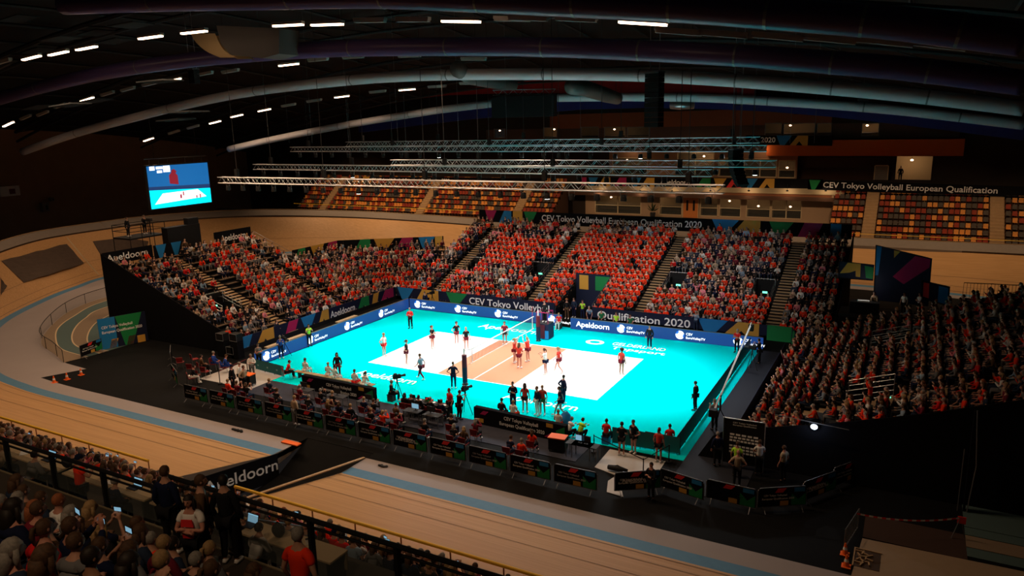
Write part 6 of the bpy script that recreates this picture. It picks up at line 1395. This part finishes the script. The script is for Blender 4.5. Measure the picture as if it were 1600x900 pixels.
# tape barrier, cones
def cone(px, py, lb, z=0):
    p = gz(px, py, z); root = empty('traffic_cone', (p.x, p.y, z+.0)); MB().bb(-.17, .17, -.17, .17, 0, .03).build('base', 'orange_p', root); MB().tube([(0, 0, .03), (0, 0, .5)], [.12, .03], 12).build('cone_body', 'orange_p', root); MB().tube([(0, 0, .22), (0, 0, .33)], [.088, .064], 12).build('white_band', 'white', root); tag(root, lb, 'traffic cone')
cone(85, 598, 'orange traffic cone at the left end of the black floor'); cone(105, 593, 'orange traffic cone between two others at the left floor edge'); cone(127, 586, 'orange traffic cone beside the left fence banner'); cone(1322, 885, 'orange traffic cone at the lower right beside the opening'); cone(1320, 866, 'orange traffic cone before the slanted barrier at lower right')
a = gz(1318, 865); b_ = gz(1335, 838); root = empty('steel_barrier', a); d = (b_-a).normalized()*2.0
MB().tube([V(0, 0, .2), V(0, 0, 1.05), d+V(0, 0, 1.05), d+V(0, 0, .2), V(0, 0, .2)], .022, 6).build('frame', 'dull_steel', root)
for k in range(1, 9): MB().tube([d*(k/9)+V(0, 0, .2), d*(k/9)+V(0, 0, 1.05)], .010, 4).build('bar', 'dull_steel', root)
tag(root, 'bare steel barrier at the lower right next to the cones', 'barrier')
q1 = gz(1335, 838)+V(0, 0, 1.0); q2 = gz(1497, 842)+V(0, 0, .9); mb = MB(); n = 24
for k in range(n):
    t0, t1 = k/n, (k+1)/n; f_ = lambda t: q1.lerp(q2, t)-V(0, 0, .35*4*t*(1-t)*.6); mb.slot(k % 2).poly([f_(t0), f_(t1), f_(t1)+V(0, 0, .07), f_(t0)+V(0, 0, .07)], (0, .004, 0))
tag(mb.build('barrier_tape', ['red', 'white']), 'red and white tape sagging over the brown mat', 'tape')
a = gz(1497, 842); root = empty('folding_stand', a); MB().tube([(0, 0, .95), (.25, .1, 0)], .018, 5).build('leg', 'dull_steel', root); MB().tube([(0, 0, .95), (-.25, -.1, 0)], .018, 5).build('leg', 'dull_steel', root); MB().bb(-.1, .2, -.02, .02, .7, 1.0).build('flag', 'red', root); tag(root, 'small stand with red flag holding the tape end', 'stand')
a = gz(1337, 858); root = empty('floor_hatch', a+V(0, 0, .02)); MB().bb(0, .9, -1.3, 0, 0, .012).build('opening', 'line_dark', root); MB().bb(-.05, .95, 0, .06, 0, .04).bb(-.05, 0, -1.3, 0, 0, .04).build('edge_frame', 'tan_wood', root); mb = MB()
for k in range(14): mb.box((.15+.05*(k % 4)*2.5, -.2-.07*k, .05), (.28, .05, .05), rz=k*1.3)
mb.build('debris', 'tan_wood', root); tag(root, 'dark open hatch with wooden offcuts at the lower right', 'hatch')
# objects on the near track
for px, py, z, lb in ((598, 729, .03, 'crumpled dark cloth on the grey apron right of the ramp'), ):
    p = gz(px, py, z); mb = MB()
    for k in range(5): mb.ell((.1*k-.2, .05*math.sin(k*2), .04), (.10, .08, .05), 7, 5)
    o = mb.build('cloth_heap', 'charcoal', None, True); o.location = p; tag(o, lb, 'cloth')
p = gz(372, 674); mb = MB()
for k in range(7): mb.ell((.12*k-.4, .06*math.sin(k*3), .05), (.12, .09, .06), 7, 5)
o = mb.build('cable_heap', 'black', None, True); o.location = p+V(0, 0, .02); tag(o, 'dark cable heap on the apron edge left of the ramp', 'cable')
o = MB().box((0, 0, .04), (1.2, .35, .06)).build('warning_board', 'orange_p'); o.location = gz(455, 693, .03); tag(o, 'flat orange warning board at the end of the left apron', 'board')
p = gz(965, 738); root = empty('black_sports_bag', p+V(0, 0, .03)); MB().tube([(-.5, 0, .15), (0, 0, .17), (.5, 0, .13)], [.12, .16, .11], 10).build('bag_body', 'black', root, True); MB().tube([(-.15, 0, .3), (0, 0, .36), (.15, 0, .3)], .014, 5).build('handle', 'charcoal', root); tag(root, 'long black sports bag lying on the pale mat', 'bag')
# ------------------------------------------------------------------ tunnel mouth, vomitories and rails of the stands
root = empty('tunnel_portal', (-.3, 17.6, 0)); MB().bb(-1.7, 1.7, 0, .1, 0, 3.1).build('back_wall', 'navy', root); MB().bb(-1.35, -.45, -.03, 0, 1.6, 2.95).build('gold_block', 'gold', root); MB().poly([(.25, -.01, 1.6), (.9, -.01, 1.6), (1.7, -.01, 2.95), (.25, -.01, 2.95)], (0, -.02, 0)).build('green_block', 'green', root)
for s in (-1, 1): MB().bb(s*1.74-.03, s*1.74+.03, -4.5, 0, 0, .6).build('side_wall', 'navy', root)
tag(root, 'dark player tunnel with gold and green blocks cut into the far grandstand', 'tunnel')
for s in (-1, 1):
    x = -.3+s*1.78; root = empty('tunnel_railing', (x, 13, 0)); 
    for h_ in (.0, .35, .7): MB().tube([(0, .1, .7+h_), (0, 4.6, 2.35+h_)], .022, 5).build('rail', 'steel', root)
    for t in (0, .33, .66, 1): MB().tube([(0, .1+4.5*t, .3+1.65*t), (0, .1+4.5*t, 1.4+1.65*t)], .022, 5).build('post', 'steel', root)
    tag(root, 'steel railing on the %s side of the player tunnel' % ('left' if s < 0 else 'right'), 'railing')
def vom(fr, a0, a1, b0, b1, zf, lb, glow=True):
    p = Vector(fr(a0, b0, zf)); root = empty('stand_entrance', p); F = lambda a, b, z: Vector(fr(a, b, zf+z))-p
    for a in (a0, a1):
        for h_ in (.45, .75, 1.05): MB().tube([F(a, b0, h_-.2), F(a, b1, h_+.5)], .02, 5).build('rail', 'steel', root)
        for b in (b0, (b0+b1)/2, b1): t = (b-b0)/(b1-b0); MB().tube([F(a, b, -.6+.7*t), F(a, b, .85+.7*t)], .02, 5).build('post', 'steel', root)
    MB().tube([F(a0, b1, 1.55), F(a1, b1, 1.55)], .02, 5).build('cross_rail', 'steel', root)
    MB().poly([F(a0, b1-.05, -1.2), F(a1, b1-.05, -1.2), F(a1, b1-.05, .55), F(a0, b1-.05, .55)], F(a0, b1, 0)-F(a0, b1-.05, 0)).build('back_panel', 'black_cloth', root)
    c = F((a0+a1)/2, b1-.12, .40); ax_x = abs((F(a1, 0, 0)-F(a0, 0, 0)).x) > .5
    MB().box(tuple(c), (.40, .05, .16) if ax_x else (.05, .40, .16)).build('exit_sign', 'green_glow', root); tag(root, lb, 'stand entrance')
vz = .3+DZ*5
vom(fr_far, -14.9, -13.3, 4.7, 6.8, vz, 'railed entrance with green exit sign in the left part of the far grandstand'); vom(fr_far, -7.6, -5.9, 4.7, 6.8, vz, 'railed entrance with exit sign beside the second aisle of the far grandstand')
vom(fr_far, 6.3, 8.0, 4.7, 6.8, vz, 'railed entrance right of the middle aisle of the far grandstand'); vom(fr_far, 13.9, 15.5, 4.7, 6.8, vz, 'railed entrance with green sign left of the rightmost far aisle')
vom(fr_left, -4.2, -2.2, 4.7, 6.9, vz, 'railed entrance with green exit sign in the left grandstand'); vom(fr_right, -4.2, -2.4, 4.7, 6.9, vz, 'railed entrance in the near part of the right grandstand'); vom(fr_right, 6.0, 7.8, 5.3, 7.5, vz+.2, 'railed entrance in the rear part of the right grandstand')
root = empty('end_railing', (-20, 8.9, 0))
for h_ in (.4, .75, 1.1): MB().tube([(0, 0, .3+h_), (-14.4, 0, 5.6+h_)], .018, 5).build('rail', 'dull_steel', root)
for k in range(9): t = k/8; MB().tube([(-14.4*t, 0, .3+5.3*t), (-14.4*t, 0, 1.45+5.3*t)], .018, 5).build('post', 'dull_steel', root)
tag(root, 'steel railing stepping up the right end of the left grandstand', 'railing')
# stage with large printed wall, DJ desk behind the right grandstand
Ys = 17.0
a = gy(1340, 430, Ys); b_ = gy(1482, 470, Ys); root = empty('stage_platform', (a.x-1, Ys-2.6, 0)); Ls = b_.x-a.x+1.2; MB().bb(0, Ls, 0, 2.6, 2.1, 2.3).build('deck', 'black', root); MB().bb(0, Ls, 0, .05, 0, 2.1).build('front_cloth', 'black_cloth', root)
for k in range(5): MB().tube([(Ls*k/4, 2.5, 0), (Ls*k/4, 2.5, 2.1)], .05, 5).build('leg', 'dull_steel', root)
tag(root, 'raised black stage platform behind the right grandstand', 'stage')
def px_board(name, Y, outline, shapes, lb):
    q = [gy(x, y, Y) for x, y in outline]; loc = q[0].copy(); root = empty(name, loc); MB().poly([p-loc for p in q][::-1], (0, .08, 0)).build('panel', 'navy', root)
    mb = MB()
    for pts_, sl in shapes: mb.slot(sl).poly([gy(x, y, Y)-loc+V(0, -.01, 0) for x, y in pts_][::-1], (0, -.015, 0))
    mb.build('printed_design', ['gold', 'magenta', 'green', 'blue', 'black', 'white', 'red'], root)
    MB().tube([p-loc+V(0, -.04, 0) for p in q+[q[0]]], .035, 5).build('frame', 'black', root); tag(root, lb, 'banner')
px_board('stage_backdrop', Ys, [(1369, 383), (1456, 404), (1450, 478), (1365, 468)], [([(1369.5, 384), (1378, 386), (1372, 430), (1366, 430)], 3), ([(1395, 432), (1430, 400), (1454, 405), (1452, 418), (1412, 444)], 1), ([(1397, 391), (1407, 393), (1397, 403)], 0)], 'large slanted dark backdrop with blue edge and magenta band behind the DJ desk')
px_board('stage_banner', Ys, [(1311, 408), (1366, 414), (1364, 438), (1310, 434)], [([(1312, 427), (1325, 410), (1345, 412), (1344, 433), (1337, 432), (1337, 423), (1327, 426)], 0), ([(1351, 415), (1365, 418), (1364, 436), (1353, 434)], 2)], 'black banner with gold arrow and green block left of the backdrop')
px_board('stage_banner', Ys-1, [(1440, 438), (1484, 448), (1482, 478), (1440, 466)], [([(1443, 441), (1452, 443), (1451, 466), (1442, 463)], 6), ([(1467, 447), (1482, 450), (1480, 476), (1465, 472)], 3)], 'black banner with red and blue blocks right of the backdrop')
for i, (px, py) in enumerate(((350, 522), (371, 523), (366, 543))):
    p = gy(px, py, -7.6); root = empty('flight_case', (p.x, -7.75, max(0, p.z-.4))); w_, h_ = .75, .55
    MB().bb(-w_/2, w_/2, -.3, .3, 0, h_).build('case_body', 'black', root)
    MB().tube([(-w_/2, -.31, 0), (w_/2, -.31, 0), (w_/2, -.31, h_), (-w_/2, -.31, h_), (-w_/2, -.31, 0)], .018, 4).build('metal_edge', 'dull_steel', root)
    if p.z > .5: MB().bb(-w_/2, w_/2, -.3, .3, -root.location.z, 0).build('support_box', 'black_cloth', root)
    tag(root, 'black flight case with pale edges before the left side drape, %s one' % ('upper left', 'upper right', 'lower')[i], 'case')
a = gy(1374, 455, Ys-1.4); root = empty('dj_desk', (a.x-.9, Ys-1.7, 2.3)); MB().bb(-1, 1, -.35, .35, .85, .9).build('desk_top', 'black', root); MB().bb(-1, 1, -.36, -.33, 0, .85).build('front_cloth', 'black_cloth', root); MB().bb(-.5, .3, -.2, .2, .9, .98).build('mixer', 'white', root); tag(root, 'black DJ desk with a lit pale mixer on the stage', 'desk')
point('desk_lamp_light', (0, .2, 1.9), 14, (1, .9, .8), .1, parent=root)
person((a.x-.2, Ys-1.0, 2.3), 160, 'bent', 'beige', 'black', 'dark', 'short', 0, True, label='DJ in cream shirt leaning over the desk on the stage'); person((a.x+1.7, Ys-1.1, 2.3), 150, 'stand', 'white', 'black', 'dark', 'short', 0, False, scale=.95, label='person in white shirt standing right of the DJ'); person((a.x+2.7, Ys-1.1, 2.3), 120, 'folded', 'white', 'black', 'dark', 'short', 0, False, label='second person in white standing before the magenta band of the backdrop')
p = gy(1476, 510, 9.5); person((p.x, 9.5, p.z-.0), 95, 'stand', 'pink', 'black', 'brown', 'short', 0, True, label='person in pale pink shirt standing at the rear of the right grandstand')
# fence behind the right grandstand
a = gy(1500, 500, 13.5); root = empty('rear_fence', (a.x, 13.6, 4.4))
for h_ in (0, 1.1): MB().tube([(0, 0, h_), (12, 0, h_+.3)], .03, 5).build('rail', 'black', root)
for k in range(61): MB().tube([(12*k/60, 0, 0+.3*k/60), (12*k/60, 0, 1.1+.3*k/60)], .012, 4).build('bar', 'charcoal', root)
MB().bb(0, 12, -.05, .05, -4.4, 0).build('lower_cloth', 'black_cloth', root); tag(root, 'dark bar fence behind the right grandstand', 'fence')
# camera platform behind the left grandstand
X = -37.5; a = gx(190, 372, X); b_ = gx(246, 368, X); root = empty('camera_platform', (X, a.y, a.z)); W_ = b_.y-a.y
MB().bb(-1.2, 1.2, 0, W_, -.15, 0).build('deck', 'black', root)
for h_ in (.55, 1.1): MB().tube([(1.2, 0, h_), (1.2, W_, h_), (-1.2, W_, h_), (-1.2, 0, h_), (1.2, 0, h_)], .03, 5).build('rail', 'black', root)
for x_, y_ in ((1.2, 0), (1.2, W_/3), (1.2, 2*W_/3), (1.2, W_), (-1.2, W_), (-1.2, 0)): MB().tube([(x_, y_, -a.z), (x_, y_, 1.1)], .035, 5).build('post', 'black', root)
tag(root, 'railed black camera platform above the left curve', 'platform')
person((X-.3, a.y+W_*.72, a.z), -90, 'film', 'black', 'black', 'dark', 'short', 0, True, label='camera operator in black on the railed platform'); person((X-.3, a.y+W_*.25, a.z), -70, 'stand', 'black', 'black', 'dark', 'short', 0, True, label='second person in black at the left end of the railed platform')
t_ = empty('broadcast_camera', (X+.5, a.y+W_*.72, a.z)); MB().tube([(0, 0, 0), (0, 0, 1.2)], .06, 6).build('pedestal', 'black', t_); MB().bb(-.3, .3, -.12, .12, 1.2, 1.5).build('camera_body', 'charcoal', t_); tag(t_, 'broadcast camera on the railed platform', 'camera')
# equipment blocks behind the left grandstand top
a = gx(262, 385, -35.2); root = empty('equipment_cabinet', (-35.4, a.y, 5.6)); MB().bb(-.4, .4, 0, 3.6, 0, 2.6).build('cabinet', 'black', root); MB().bb(-.3, .3, 2.4, 3.6, 2.6, 3.2).build('upper_box', 'black', root); tag(root, 'black equipment boxes behind the top of the left grandstand', 'equipment')
# left wall signs and ledge
for (x0, y0, x1, y1), m, lb in (((-6, 292, 33, 305), 'white', 'pale sign beam on the dark left wall at the picture edge'), ((66, 317, 79, 330), 'wall_grey', 'small pale square box on the dark left wall'), ((80, 309, 86, 314), 'wall_grey', 'tiny pale box above the square one on the left wall')):
    a = gx(max(x0, 0), y0, -80.9); b_ = gx(x1, y1, -80.9); root = empty('wall_sign', (-81.3, min(a.y, b_.y), min(a.z, b_.z))); w_, h_ = abs(b_.y-a.y), abs(a.z-b_.z); MB().bb(-.3, .3, 0, w_, 0, h_).build('casing', m, root); MB().bb(.30, .33, w_*.45, w_*.75, h_*.2, h_*.7).build('mark', 'maroon_c' if m == 'white' else 'charcoal', root); tag(root, lb, 'sign')
# people in the far lounges and dark plant
p = gy(1407, 270, 53.2); person((p.x, 53.4, p.z-1.0), 170, 'stand', 'black', 'black', 'grey', 'short', 0, True, label='grey haired man in dark suit standing in the lit booth at upper right')
for i, px in enumerate((1405, 1412)):
    pass
p = gy(1020, 330, 50.2); root = empty('potted_plant', (p.x, 50.2, zc_+.3)); mb = MB(); rr = random.Random(2)
for k in range(60):
    a_ = rr.uniform(0, 2*PI); e = rr.uniform(.2, 1.4); r_ = rr.uniform(.5, 1.5); c = V(0, 0, .6); d = V(math.cos(a_)*math.cos(e), math.sin(a_)*math.cos(e), math.sin(e)); s_ = d.cross(V(0, 0, 1)).normalized()*.06
    mb.add([c+d*.1, c+d*r_*.6+s_, c+d*r_, c+d*r_*.6-s_], [(0, 1, 2, 3)])
mb.build('leaves', mm('leaf', (.02, .05, .015), .7), root); MB().tube([(0, 0, -.3), (0, 0, .5)], [.3, .38], 12).build('pot', 'charcoal', root); tag(root, 'dark leafy potted plant before the lower concourse', 'plant')
